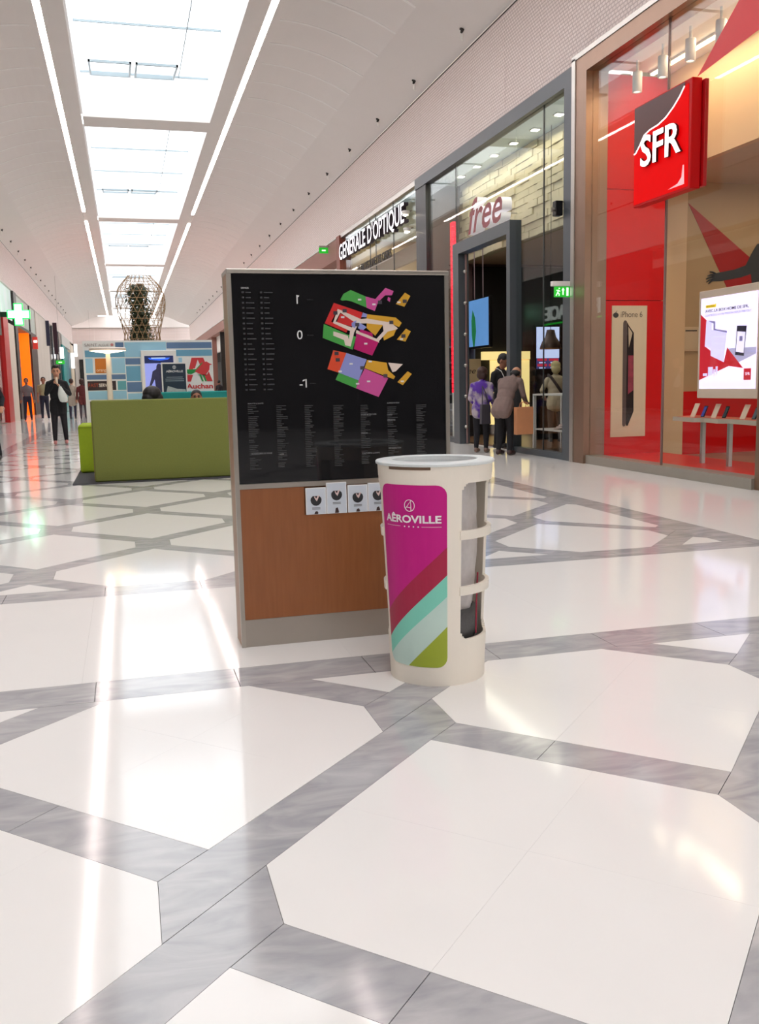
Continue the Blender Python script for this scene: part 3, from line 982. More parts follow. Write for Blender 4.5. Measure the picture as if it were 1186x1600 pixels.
# price screen
t = thing('price_screen', (8.6, 18.0, 0), 'upright white and red price screen on a dark stand behind the pendant lamp', 'screen')
box('stand', 8.30, 8.88, 18.02, 18.14, .016, 2.40, BLACK, t)
plate('display', [(8.33, 1.72), (8.85, 2.36)], '-Y', 18.018, M('scr_white', (190, 205, 246), emit=.9), t, .003)
plate('lower_display', [(8.33, 1.50), (8.85, 1.72)], '-Y', 18.018, M('scr_blue', (70, 70, 130), emit=.5), t, .003)
for k, (za, zb) in enumerate(((1.66, 1.71), (1.55, 1.60))):
    for xa in (8.35, 8.61):
        plate('red_row', [(xa, za), (xa + .22, zb)], '-Y', 18.014, M('scr_red', (200, 50, 70), emit=.6), t, .002)
        plate('white_row', [(xa + .04, za - .045), (xa + .18, za - .02)], '-Y', 18.014, MATS['scr_white'], t, .002)
# pendant
t = thing('pendant_lamp', (7.5, 15.62, 1.83), 'dark bell-shaped pendant lamp hanging in the shop window', 'lamp')
MB().lathe([(.195, 0), (.18, .06), (.15, .13), (.10, .20), (.085, .26), (.07, .33), (.0, .34)], (7.5, 15.62, 1.83), 24).build('shade', M('bell_brown', (64, 48, 40), rough=.4, metal=.5), t, True)
MB().lathe([(.197, -.012), (.197, .004), (.185, .004), (.185, -.012), (.197, -.012)], (7.5, 15.62, 1.83), 24).build('rim', M('copper_rim', (190, 130, 90), rough=.3, metal=.8), t)
MB().lathe([(0, .05), (.05, .07), (.06, .11), (.03, .17), (0, .18)], (7.5, 15.62, 1.83), 14).build('bulb', M('bulb', (255, 220, 160), emit=6), t, True)
MB().tube([(7.5, 15.62, 2.16), (7.5, 15.62, 5.70)], .006, 6).build('cord', BLACK, t)
# white display table
t = thing('display_table', (7.4, 15.2, 0), 'white open-framed display table with a lower shelf behind the glass', 'table')
box('top', 7.15, 7.75, 14.3, 15.62, .99, 1.02, WHITEP, t)
box('lower_shelf', 7.17, 7.73, 14.3, 15.56, .37, .395, WHITEP, t)
for xx in (7.15, 7.70):
    box('leg_panel', xx, xx + .05, 15.57, 15.62, .016, .989, WHITEP, t)
    box('leg_panel', xx, xx + .05, 14.3, 14.35, .016, .989, WHITEP, t)
box('dark_back', 7.72, 7.74, 14.36, 15.55, .40, .985, BLACK, t)
for k in range(3):
    q = tag(MB().prism([(7.25 + .02 * k, 14.95 - .05 * k, .397 + .03 * k), (7.55, 14.90 - .06 * k, .397 + .03 * k), (7.60, 14.50, .46 + .05 * k), (7.30, 14.46, .46 + .05 * k)], (0, 0, .022)).build('leaflet', M('leaflet_pink', (236, 212, 204)), None),
            '%s pale leaflet in the fanned pile on the lower shelf of the display table' % ('lowest', 'middle', 'topmost')[k], 'leaflet', 'leaflets on the display table')
# exit sign on the post
t = thing('exit_sign', (6.5, 13.1, 2.5), 'green running-man exit sign under a white arm on the shop post', 'exit sign')
box('arm', 6.30, 6.62, 13.06, 13.14, 2.66, 2.735, WHITEP, t, .01)
box('green_plate', 6.345, 6.60, 13.085, 13.105, 2.50, 2.655, M('exit_green', (30, 170, 40), emit=.8), t)
WHL = M('exit_white', (225, 255, 225), emit=1.0)
plate('door_symbol', [(6.54, 2.52), (6.575, 2.64)], '-Y', 13.084, WHL, t, .002)
plate('arrow_symbol', [(6.475, 2.53), (6.495, 2.53), (6.495, 2.60), (6.51, 2.60), (6.485, 2.64), (6.46, 2.60), (6.475, 2.60)], '-Y', 13.084, WHL, t, .002)
MB().tube([(6.37, 13.083, 2.52), (6.395, 13.083, 2.565), (6.415, 13.083, 2.605)], .008, 6).tube([(6.395, 13.083, 2.565), (6.42, 13.083, 2.55), (6.42, 13.083, 2.52)], .008, 6).tube([(6.375, 13.083, 2.60), (6.41, 13.083, 2.60), (6.435, 13.083, 2.585)], .007, 6).tube([(6.42, 13.083, 2.622), (6.424, 13.083, 2.634)], .011, 6).build('running_figure', WHL, t)

# ================================================================== RIGHT SHOP 3 (optician)
w3 = thing('window_3', (XR, 25, 0), kind='structure')
MB().box(6.64, 6.80, 20.86, 28.5, 5.72, ZS).build('frame_head', STEEL, w3)
for a, b in ((20.86, 22.9), (22.92, 24.6), (24.62, 25.2), (25.22, 28.5)):
    MB().box(6.70, 6.715, a, b, .05, 5.72).build('pane', GLASS, w3)
for yy in (22.91, 24.61, 25.21):
    MB().box(6.697, 6.718, yy - .012, yy + .012, .05, 5.72).build('glazing_joint', MATS['joint_dark'], w3)
MB().box(6.60, 6.95, 28.5, 28.95, 0, 5.80).build('corner_post', M('rust_post', (136, 70, 54), rough=.5), w3)
struct(box('floor_optician', 6.95, 11, 20.9, 28.5, -.02, .01, M('opt_floor', (190, 170, 140), rough=.4)))
struct(box('wall_right_optician', 9.0, 9.2, 20.9, 28.6, 0, 5.7, M('opt_wall', (206, 186, 146), rough=.6)))
struct(box('wall_right_optician_end', 6.95, 9.0, 28.3, 28.45, 0, 5.7, M('opt_end', (200, 178, 138), rough=.6)))
struct(box('ceiling_optician', 6.85, 9.0, 20.9, 28.5, 5.62, 5.71, M('opt_ceil', (206, 222, 220), rough=.6)))
box_f = struct(box('wall_right_optician_bulkhead', 7.25, 7.35, 20.9, 28.3, 4.35, 4.75, M('opt_band', (170, 150, 126), rough=.6)))
lamp((7.9, 24.6, 5.5), 1.2, 70, (1, .93, .8), sy=7)
t = thing('shop_name_letters', (6.68, 25, 4.9), 'big white illuminated capitals spelling the optician name above its window', 'sign')
LW = M('letter_lit', (250, 246, 255), emit=1.1)
LS = M('letter_side', (70, 60, 70), rough=.5)
text('letter', 'GENERALE D\'OPTIQUE', '-X', (6.62, 28.38, 4.93), LW, t, width=6.85, height=.57, extrude=.12, bold=.010, side=LS, letters=True)
t = thing('shop_slogan', (6.68, 24.8, 4.4), 'small dark slogan lettering below the optician name', 'sign')
text('letter', 'LA FIN DES LUNETTES CHERES', '-X', (6.69, 26.6, 4.44), M('slogan_dark', (44, 34, 30)), t, width=3.5, height=.21, extrude=.02, bold=.012, letters=True)
box('rail', 6.695, 6.70, 23.0, 26.65, 4.405, 4.425, STEEL, t)
for i, yy in enumerate((21.35, 21.25)):
    t = thing('glass_spotlight', (6.5, yy, 5.2 - i * .42), ['glaring round spotlight at the right end of the optician letters', 'smaller lower spotlight at the right end of the optician letters'][i], 'spotlight')
    zc = 5.22 - i * .40
    MB().lathe([(0, -.10), (.05, -.09), (.09, -.02), (.09, .02), (.0, .03)], (6.55, yy, zc), 16).build('head', WHITEP, t, True)
    MB().tube([(6.55, yy, zc), (6.70, yy, zc + .03)], .015, 6).build('bracket', STEEL, t)
    MB().lathe([(0, -.112 + .02), (.07, -.07)], (6.545, yy, zc - .012), 16).build('lens', M('spot_glow', (255, 240, 220), emit=12), t)
# far hanging exit sign
t = thing('exit_sign', (6.5, 30.4, 5.5), 'small green exit sign hanging at the corner beyond the optician', 'exit sign')
box('green_plate', 6.36, 6.66, 30.40, 30.44, 5.52, 5.70, MATS['exit_green'], t)
box('hanger', 6.36, 6.69, 30.39, 30.45, 5.702, 5.76, STEEL, t)
plate('arrow_symbol', [(6.45, 5.59), (6.58, 5.63)], '-Y', 30.399, WHL, t, .002)

# ================================================================== FARTHER RIGHT SIDE
RUST = M('rust_beam', (150, 104, 92), rough=.6)
struct(box('trim_1', 6.72, 7.2, 28.95, Y1, 5.2, ZS - .01, RUST))
struct(box('wall_right_far_fascia', 7.2, 7.4, 28.96, Y1, 4.0, 5.8, WALLW))
struct(box('wall_right_far_back', 9.4, 9.6, 28.96, Y1, 0, 4.0, DARK))
struct(box('ceiling_right_far', 7.4, 9.4, 28.96, Y1, 3.9, 4.0, DARK))
struct(box('floor_right_far', 6.95, 9.4, 28.96, Y1, -.02, .008, M('far_floor', (170, 160, 150), rough=.3)))
for i, yy in enumerate(range(33, 97, 7)):
    struct(MB().box(6.8, 7.2, yy - .15, yy + .15, 0, 5.2).build('trim_%d' % (i + 2), [RUST, DARK][i % 2]))
lamp((8.2, 60, 3.8), .8, 60, (1, .86, .66), sy=50)
t = thing('lit_shop_panel', (9.3, 66, 0), 'dim golden lit panel in the far right shop beside the blue display wall', 'display')
box('panel', 9.25, 9.38, 63.2, 66.4, .9, 3.1, M('gold_glow', (226, 186, 90), emit=.6, var=.3, scale=2), t)
box('plinth', 9.2, 9.38, 63.0, 66.6, .01, .89, DARK, t)

# ================================================================== LEFT SIDE SHOPS
struct(box('wall_left_shop_back', XL - 3.2, XL - 3.0, Y0, Y1 - 1, 0, 5.8, M('left_back', (74, 68, 64), rough=.6, var=.15)))
struct(box('ceiling_left_shops', XL - 3.0, XL - .31, Y0, Y1 - 1, 5.7, 5.8, WALLW))
struct(box('floor_left_shops', XL - 3.0, XL - .05, Y0, Y1 - 1, -.02, .008, MATS['far_floor']))
lamp((XL - 1.4, 20, 5.5), 1.5, 90, (1, .9, .78), sy=56)
lamp((XL - 1.4, 72, 5.5), 1.5, 300, (1, .9, .78), sy=46)


def shopfront(n, ya, yb, post=GREYFR, joints=2, head=True):
    w = thing('window_%d' % n, (XL, (ya + yb) / 2, 0), kind='structure')
    MB().box(XL - .12, XL, ya, ya + .18, 0, ZS - .02).build('frame_post', post, w)
    MB().box(XL - .12, XL, ya + .18, yb, 5.70, ZS - .02).build('frame_head', post, w)
    MB().box(XL - .12, XL, ya + .18, yb, 0, .1).build('sill', post, w)
    d = (yb - ya - .18) / joints
    for i in range(joints):
        MB().box(XL - .06, XL - .045, ya + .18 + i * d + .01, ya + .18 + (i + 1) * d - .01, .1, 5.70).build('pane', GLASS, w)
    return w


k = 30
for ya, yb in ((-10, -2), (-2, 6), (6, 14), (14, 22), (22, 29.8)):
    shopfront(k, ya, yb, [GREYFR, BRONZE, DARK][k % 3], 3)
    k += 1
# pharmacy front: dark panel with letters seen in the glass across the hall
ph = thing('window_36', (XL, 33.8, 0), kind='structure')
MB().box(XL - .12, XL, 29.8, 41.0, 3.55, 4.75).build('fascia', M('pharmacy_fascia', (60, 70, 66), rough=.4), ph)
MB().box(XL - .12, XL - .02, 29.8, 41.0, 4.75, ZS - .02).build('transom', M('trans_dark', (16, 18, 18), rough=.5), ph)
for a, b in ((29.82, 33.4), (33.42, 37.0), (37.02, 41.0)):
    MB().box(XL - .06, XL - .045, a, b, .05, 3.55).build('pane', GLASS, ph)
box('green_line', XL, XL + .03, 33.2, 38.4, 3.66, 3.73, M('pharm_green', (20, 220, 60), emit=1.2), ph)
t = thing('pharmacy_letters', (XL, 34.3, 3.8), 'pale capitals over the pharmacy front, seen mirrored in the glass across the hall', 'sign')
text('letter', 'PHARMACIE', '+X', (XL + .03, 33.3, 3.84), M('pharm_white', (235, 245, 240), emit=.9), t, width=4.9, height=.60, extrude=.06, bold=.02, letters=True)
# pharmacy cross
t = thing('pharmacy_cross', (-4.0, 40.9, 3.98), 'glowing green and white pharmacy cross sticking out from the left wall', 'sign')
CG = M('cross_green', (20, 200, 70), emit=3.0)
CW = M('cross_white', (190, 255, 225), emit=5.0)
def cross(s, a):
    return [(-a, -s), (a, -s), (a, -a), (s, -a), (s, a), (a, a), (a, s), (-a, s), (-a, a), (-s, a), (-s, -a), (-a, -a)]
MB().prism([(-4.0 + x, 40.86, 4.38 + z) for x, z in cross(.44, .17)], (0, .16, 0)).build('body', CG, t)
for yy, dd in ((40.845, .014), (41.021, .014)):
    MB().prism([(-4.0 + x, yy, 4.38 + z) for x, z in cross(.40, .135)], (0, dd, 0)).build('lit_face', CW, t)
box('arm', XL + .002, -4.44, 40.90, 40.98, 4.28, 4.48, M('cross_arm', (14, 60, 34)), t)
# pillars and coloured fronts beyond
struct(box('trim_30', XL - .3, XL + .06, 41.2, 42.85, 0, 4.45, M('pillar_red', (196, 26, 26), rough=.35)))
struct(box('trim_31', XL - .3, XL + .05, 42.86, 45.1, 0, 4.20, M('pillar_cream', (226, 214, 198), rough=.4)))
struct(box('trim_32', XL - .25, XL + .05, 45.8, 46.9, 0, ZS - .02, M('post_black', (40, 32, 32), rough=.4)))
tr = thing('window_40', (XL, 49, 0), kind='structure')
MB().box(XL - .10, XL - .06, 41.0, 45.8, 4.46, ZS - .02).build('transom_glass', M('transom_pale_glow', (200, 222, 216), emit=.35, var=.3, scale=.8), tr)  # both transoms glow in place of light reflected by the glass
MB().box(XL - .10, XL - .06, 46.9, 57.2, 4.46, ZS - .02).build('transom_glass', M('transom_grey_glow', (170, 180, 172), emit=.15, var=.4, scale=.8), tr)
MB().box(XL - .12, XL, 53.6, 53.95, 0, ZS - .02).build('frame_post', MATS['post_black'], tr)
op = thing('door_40', (XL, 49.6, 0), kind='structure')
ORG = M('orange_glow', (255, 104, 8), emit=1.15, var=.25, scale=.5)  # the shop's orange light, put into walls and mullions as glow
MB().box(XL - .9, XL - .8, 46.9, 53.6, 0, 4.30).build('orange_back', ORG, op)
MB().box(XL - .8, XL - .01, 52.5, 52.6, 0, 4.30).build('orange_side', ORG, op)
MB().box(XL - .8, XL, 46.9, 53.6, 4.30, 4.44).build('head_panel', M('door_head', (70, 84, 72)), op)
for yy in (48.6, 50.4):
    MB().box(XL - .79, XL - .76, yy, yy + .08, 0, 4.28).build('mullion', M('orange_dim_glow', (190, 70, 10), emit=.3), op)
struct(box('wall_left_dark_front', XL - .2, XL - .02, 53.95, 57.2, 0, 4.45, M('front_brown', (70, 54, 50))))
t = thing('small_red_sign', (XL + .3, 54.6, 3.4), 'small red projecting sign with white mark on the dark front', 'sign')
box('panel', XL, XL + .26, 54.3, 54.4, 3.55, 4.2, M('small_red', (214, 60, 50), emit=.3), t)
plate('mark', [(XL + .06, 3.9), (XL + .24, 4.02)], '-Y', 54.299, M('mark_white', (255, 250, 240), emit=2), t, .004)
pn = thing('wall_left_white_front', (XL, 61, 0), kind='structure')
for i in range(4):
    box('white_panel', XL - .15, XL - .01, 57.25 + i * 2.3, 57.25 + i * 2.3 + 2.26, 0, ZS - .03, M('front_white', (206, 200, 190), rough=.5), pn)
t = tag(box('hanging_banner', XL + .02, XL + .24, 63.9, 63.96, 4.15, 5.75, M('banner_navy', (40, 42, 66), rough=.7), None), 'dark navy fabric banner hanging high on the white shop front', 'banner')
t = tag(box('hanging_banner', XL + .02, XL + .30, 70.3, 70.36, 3.85, 6.05, M('banner_plum', (56, 30, 44), rough=.7), None), 'long dark plum banner hanging left of the teal shop front', 'banner')
sf = thing('window_41', (XL, 73, 0), kind='structure')
for i in range(4):
    MB().box(XL - .12, XL, 66.6 + i * 3.4, 66.8 + i * 3.4, 0, ZS - .02).build('frame_post', GREYFR, sf)
    MB().box(XL - .06, XL - .045, 66.82 + i * 3.4, 69.98 + i * 3.4, .1, 5.7).build('pane', GLASS, sf)
tl = thing('wall_left_teal_front', (XL, 85, 0), kind='structure')
for i in range(3):
    box('teal_panel', XL - .2, XL + .02, 80.2 + i * 3.5, 80.2 + i * 3.5 + 3.46, 0, 5.0 - .15 * i, [M('teal_a', (24, 140, 140)), M('teal_b', (20, 120, 126)), M('teal_c', (30, 92, 110))][i], tl)
box('upper_pale', XL - .2, XL, 80.2, 92, 5.02, ZS - .02, M('front_pale', (196, 198, 194)), tl)
struct(box('trim_33', XL - .2, XL + .03, 92.0, 96.9, 0, 5.6, M('front_cream', (208, 196, 176))))
struct(box('trim_34', XL - .2, XL + .06, 96.9, 97.6, 0, ZS, MATS['post_black']))
for i, (yy, za, zb, lab) in enumerate(((75.0, 3.7, 4.55, 'small glowing white sign right of the plum banner'), (90.5, 3.3, 4.7, 'tall glowing white sign in front of the teal shop'), (97.3, 4.6, 5.8, 'glowing white sign at the far left corner'))):
    t = thing('projecting_sign', (XL + .4, yy, za), lab, 'sign')
    box('lit_panel', XL + .10, XL + .38, yy - .06, yy + .06, za, zb, M('sign_lit', (250, 250, 255), emit=2.2), t)
    box('bracket', XL - .02, XL + .10, yy - .03, yy + .03, (za + zb) / 2 - .05, (za + zb) / 2 + .05, STEEL, t)
for i, (x_, y_, z_, lab) in enumerate(((-3.62, 59.0, 2.85, 'tiny green exit sign hanging above the two walking men'), (-2.75, 88.0, 2.6, 'tiny green exit sign hanging in the dark far opening'))):
    t = thing('exit_sign', (x_, y_, z_), lab, 'exit sign')
    box('green_plate', x_ - .24, x_ + .24, y_ - .02, y_ + .02, z_, z_ + .22, MATS['exit_green'], t)
    MB().tube([(x_, y_, z_ + .22), (x_, y_, 8.45)], .008, 5).build('hanger', STEEL, t)
    plate('arrow_symbol', [(x_ - .1, z_ + .08), (x_ + .1, z_ + .14)], '-Y', y_ - .021, WHL, t, .003)
struct(box('wall_far_dark_opening', -4.3, -1.2, Y1 + 1.85, Y1 + 1.99, 0, 4.4, M('opening_shade', (24, 22, 20))))  # black board painted as the shade inside an opening

# ================================================================== DIRECTORY TOTEM
KX0, KX1, KY, KD, KZ = .478, 1.553, 4.37, .20, 1.79
tot = thing('directory_totem', ((KX0 + KX1) / 2, KY + KD / 2, 0), 'tall black glass directory totem with a coloured plan and wooden lower panel', 'totem')
ALU = M('aluminium', (186, 180, 170), rough=.3, metal=.85)
SIDEW = wood_mat('side_wood', (176, 132, 92), (150, 108, 74))
box('core', KX0 + .02, KX1 - .02, KY + .03, KY + KD - .03, .005, KZ - .03, DARK, tot)
box('side_panel', KX0, KX0 + .019, KY + .022, KY + KD - .022, .005, KZ - .022, SIDEW, tot)
box('side_panel', KX1 - .019, KX1, KY + .022, KY + KD - .022, .005, KZ - .022, SIDEW, tot)
for yy in (KY, KY + KD - .022):
    for xa in (KX0, KX1 - .020):
        box('corner_profile', xa, xa + .020, yy, yy + .022, 0, KZ - .021, ALU, tot)
box('top_cap', KX0 - .002, KX1 + .002, KY - .002, KY + KD + .002, KZ - .021, KZ, ALU, tot, .004)
BG = M('black_glass', (26, 26, 28), rough=.04, var=.1, spec=.5)
gp = box('glass_panel', KX0 + .0205, KX1 - .0205, KY + .006, KY + .028, .795, KZ - .0225, BG, tot)
box('middle_rail', KX0 + .0205, KX1 - .0205, KY + .001, KY + .028, .770, .794, ALU, tot)
KW = wood_mat('totem_wood', (158, 98, 58), (132, 78, 42), rough=.32)
box('wood_backing', KX0 + .0205, KX1 - .0205, KY + .020, KY + .028, .135, .769, KW, tot)
MB().prism([(x, KY + .004, z) for x, z in ((KX0 + .0205, .135), (KX1 - .0205, .135), (KX1 - .0205, .769), (1.30, .769), (1.30, .631), (.806, .631), (.806, .769), (KX0 + .0205, .769))], (0, .0158, 0)).build('wood_front', KW, tot)
box('plinth', KX0 + .0205, KX1 - .0205, KY + .004, KY + .028, .0, .134, M('plinth_steel', (176, 168, 158), rough=.35, metal=.7), tot)
box('back_panel', KX0 + .0205, KX1 - .0205, KY + KD - .028, KY + KD - .004, 0, KZ - .0225, DARK, tot)
KF = KY + .0058
PLAN = [
    ('green', [(1.011,1.652), (1.027,1.679), (1.062,1.697), (1.141,1.665), (1.139,1.615), (1.066,1.644), (1.040,1.649), (1.019,1.647)]),
    ('green', [(0.927,1.539), (0.973,1.519), (1.043,1.488), (1.083,1.478), (1.065,1.417), (0.920,1.474)]),
    ('green', [(0.994,1.309), (1.091,1.271), (1.077,1.233), (0.977,1.276)]),
    ('pink', [(1.135,1.667), (1.183,1.655), (1.235,1.708), (1.275,1.693), (1.266,1.673), (1.232,1.673), (1.196,1.640), (1.179,1.599), (1.139,1.614)]),
    ('pink', [(1.122,1.327), (1.239,1.278), (1.189,1.189), (1.077,1.233), (1.091,1.271)]),
    ('pink', [(1.247,1.665), (1.259,1.660), (1.255,1.642), (1.243,1.650)]),
    ('yellow', [(1.332,1.686), (1.359,1.670), (1.328,1.619), (1.285,1.632)]),
    ('yellow', [(1.334,1.515), (1.358,1.502), (1.330,1.453), (1.287,1.463)]),
    ('yellow', [(1.339,1.310), (1.360,1.297), (1.313,1.243), (1.286,1.259)]),
    ('yellow', [(1.139,1.584), (1.283,1.568), (1.313,1.543), (1.299,1.522), (1.245,1.546), (1.138,1.564)]),
    ('yellow', [(1.138,1.541), (1.218,1.533), (1.179,1.482), (1.137,1.518)]),
    ('yellow', [(1.244,1.512), (1.285,1.512), (1.271,1.482), (1.222,1.459), (1.217,1.482)]),
    ('yellow', [(1.136,1.368), (1.233,1.353), (1.240,1.317), (1.275,1.286), (1.267,1.273), (1.122,1.329)]),
    ('red', [(0.979,1.637), (1.117,1.592), (1.109,1.561), (0.997,1.609), (0.964,1.549), (1.044,1.513), (1.036,1.498), (0.932,1.542)]),
    ('red', [(1.009,1.587), (1.087,1.559), (1.063,1.526), (0.990,1.546)]),
    ('cream', [(0.997,1.609), (1.109,1.561), (1.138,1.564), (1.245,1.546), (1.256,1.553), (1.272,1.533), (1.293,1.517), (1.288,1.512), (1.222,1.497), (1.217,1.533), (1.138,1.541), (1.087,1.540), (1.009,1.592), (0.985,1.550), (0.972,1.543)]),
    ('cream', [(0.972,1.543), (0.985,1.550), (1.063,1.522), (1.083,1.540), (1.10,1.545), (1.075,1.500), (1.055,1.432), (1.045,1.453), (1.055,1.505)]),
    ('cream', [(1.086,1.510), (1.197,1.462), (1.197,1.449), (1.083,1.495)]),
    ('cream', [(1.182,1.465), (1.222,1.505), (1.245,1.505), (1.195,1.455)]),
    ('cream', [(1.241,1.353), (1.315,1.345), (1.278,1.311), (1.262,1.307)]),
    ('cream', [(0.973,1.504), (1.043,1.483), (1.055,1.432), (1.029,1.438), (1.024,1.463), (0.972,1.484)]),
    ('blue', [(1.120,1.592), (1.141,1.584), (1.136,1.569), (1.112,1.571)]),
    ('blue', [(1.063,1.544), (1.087,1.556), (1.079,1.518), (1.063,1.529)]),
    ('blue', [(1.100,1.546), (1.137,1.523), (1.115,1.506), (1.094,1.518)]),
    ('blue', [(1.033,1.402), (1.133,1.370), (1.091,1.271), (0.994,1.309)]),
    ('magenta', [(1.086,1.493), (1.194,1.451), (1.161,1.388), (1.071,1.420)]),
    ('magenta', [(1.108,1.513), (1.163,1.495), (1.168,1.477), (1.099,1.501)]),
    ('orange', [(0.970,1.416), (1.033,1.402), (0.994,1.309), (0.939,1.327)]),
]
PC = {'green': (70, 160, 70), 'pink': (200, 80, 150), 'yellow': (212, 160, 44), 'red': (206, 40, 40), 'cream': (226, 208, 196), 'blue': (140, 148, 208), 'magenta': (184, 20, 104), 'orange': (222, 76, 44)}
for i, (c, pts) in enumerate(PLAN):
    th = {'cream': .0016, 'blue': .0020, 'magenta': .0024}.get(c, .0012) + .00002 * i
    MB().prism([(x, KF - th, z) for x, z in pts], (0, th, 0)).build('plan_area', M('plan_' + c, PC[c], rough=.35, var=.03), gp)
INK = M('print_white', (222, 222, 222), rough=.4)
INKG = M('print_dim', (58, 58, 60), rough=.5)
for s, x, z, h in (('1', .800, 1.632, .040), ('0', .797, 1.468, .042), ('-1', .802, 1.242, .040)):
    text('floor_number', s, '-Y', (x, KF - .0022, z), INK, gp, height=h, extrude=.001)
    text('small_print', 'ÉTAGE', '-Y', (x + .05, KF - .0022, z + .016), INKG, gp, width=.03, height=.007, extrude=.001)
for x, z in ((.8125, 1.672), (.8275, 1.282)):
    plate('floor_number_flag', [(x, z), (x - .011, z - .006), (x - .011, z - .011), (x, z - .007)], '-Y', KF - .0012, INK, gp, .001)
text('heading', 'SERVICES', '-Y', (.542, KF - .0022, 1.700), INK, gp, width=.036, height=.007, extrude=.001)
for (x, z, s) in ((.553, 1.170, 'BEAUTÉ & SANTÉ'), (.560, .934, 'ACCESSOIRES DE MODE'), (.694, .926, 'MODE'), (1.098, 1.103, 'SPORT & CULTURE'), (1.098, 1.013, 'MAISON'), (1.10, .915, 'CULTURE & LOISIRS'), (1.230, 1.155, 'ALIMENTATION'), (1.230, 1.10, 'CAFÉS'), (1.230, 1.072, 'SERVICES'), (1.235, .935, 'RESTAURATION')):
    text('heading', s, '-Y', (x, KF - .0022, z), M('print_mid', (150, 150, 152)), gp, width=.0052 * len(s), height=.007, extrude=.001)
R = random.Random(3)
mb = MB()
for c, xc in enumerate((.550, .684, .820, .960, 1.095, 1.230, 1.378)):
    z = 1.160 - .003 * c
    while z > .862:
        if R.random() < .93:
            w_ = R.uniform(.020, .055)
            mb.box(xc + .002, xc + .002 + w_, KF - .0016, KF, z, z + .0042)
        z -= .0085
for xc in (.545, .630):
    z = 1.680
    for k_ in range(20):
        mb.box(xc, xc + .010, KF - .0016, KF, z, z + .008)
        mb.box(xc + .018, xc + .018 + R.uniform(.02, .045), KF - .0016, KF, z + .001, z + .006)
        z -= .0235
o = mb.build('listing_print', INKG, gp)
o['kind'] = 'stuff'
mb = MB()
for (x, z) in ((1.105, 1.652), (1.175, 1.630), (1.00, 1.315), (1.055, 1.35), (1.15, 1.36), (1.085, 1.255), (1.14, 1.265), (1.31, 1.262), (1.30, 1.64), (1.31, 1.465), (1.02, 1.57), (1.10, 1.545), (1.13, 1.445)):
    mb.box(x - .008, x + .008, KF - .004, KF, z - .004, z + .004)
mb.build('plan_marks', INK, gp)['kind'] = 'stuff'
mb = MB()
for (x, z) in ((.985, 1.40), (.99, 1.37), (1.225, 1.29), (1.26, 1.545), (1.09, 1.535), (.985, 1.59), (1.03, 1.60), (1.205, 1.64), (1.33, 1.645), (1.32, 1.48), (1.11, 1.33)):
    mb.box(x - .010, x + .010, KF - .0042, KF, z - .008, z + .008)
mb.build('plan_symbols', M('plan_dark', (56, 50, 60)), gp)['kind'] = 'stuff'

# leaflets in the slot of the totem
LEAF = M('leaflet_blue', (206, 214, 224), rough=.45, var=.06, scale=9)
LEAFE = M('leaflet_edge', (240, 240, 240), rough=.5)
for i, (xa, zt, lab) in enumerate(((.812, .762, 'leftmost of the white leaflets in the totem slot'), (.914, .783, 'second white leaflet from the left, standing highest in the totem slot'), (1.020, .766, 'third white leaflet from the left in the totem slot'), (1.122, .772, 'rightmost white leaflet in the totem slot, half hidden by the bin'))):
    t = thing('leaflet', (xa + .05, KY + .0, .632), lab, 'leaflet', 'leaflets in the totem slot')
    yq = KY - .004 - .0012 * (i % 2)
    box('paper_stack', xa, xa + .100, yq, KY + .0035, .632, zt, LEAFE, t)
    plate('cover_print', [(xa + .004, .634), (xa + .096, zt - .004)], '-Y', yq, LEAF, t, .0006)
    cx_, cz = xa + .050, zt - .060
    pts = [(cx_ + .027 * math.cos(a) * (1 if math.sin(a) < .5 else .8), cz + .028 * math.sin(a)) for a in [PI * .75 + j * 1.5 * PI / 12 for j in range(13)]]
    plate('dark_dress_print', pts, '-Y', yq - .0007, M('dress_dark', (44, 44, 48)), t, .0006)
    plate('pale_figure_print', [(cx_ - .010, cz + .018), (cx_ - .005, cz + .004), (cx_ + .004, cz - .006), (cx_ + .010, cz + .006), (cx_ + .018, cz + .026), (cx_ + .004, cz + .016)], '-Y', yq - .0014, M('figure_pale', (226, 200, 196)), t, .0005)
    plate('hair_print', [(cx_ - .003, cz + .010), (cx_ + .004, cz + .018)], '-Y', yq - .002, M('hair_print', (60, 40, 40)), t, .0004)
    for j in range(2):
        plate('title_print', [(cx_ - .020, cz - .046 + .006 * j), (cx_ + .020, cz - .042 + .006 * j)], '-Y', yq - .0007, M('title_grey', (130, 132, 138)), t, .0005)
    plate('head_print', [(cx_ - .010, .634), (cx_ - .006, .645 + (zt - .762) * .6), (cx_ + .004, .648 + (zt - .762) * .6), (cx_ + .010, .640), (cx_ + .008, .634)], '-Y', yq - .0007, MATS['hair_print'], t, .0005)

# ================================================================== LITTER BIN
BX, BY, BH = 1.25, 3.715, .932
CRM = M('bin_cream', (246, 238, 224), rough=.42, var=.015)
bn = thing('litter_bin', (BX, BY, 0), 'cream cup-shaped litter bin with magenta panel and open slots in front of the totem', 'bin')
rb = lambda z: .203 + (.243 - .203) * z / BH


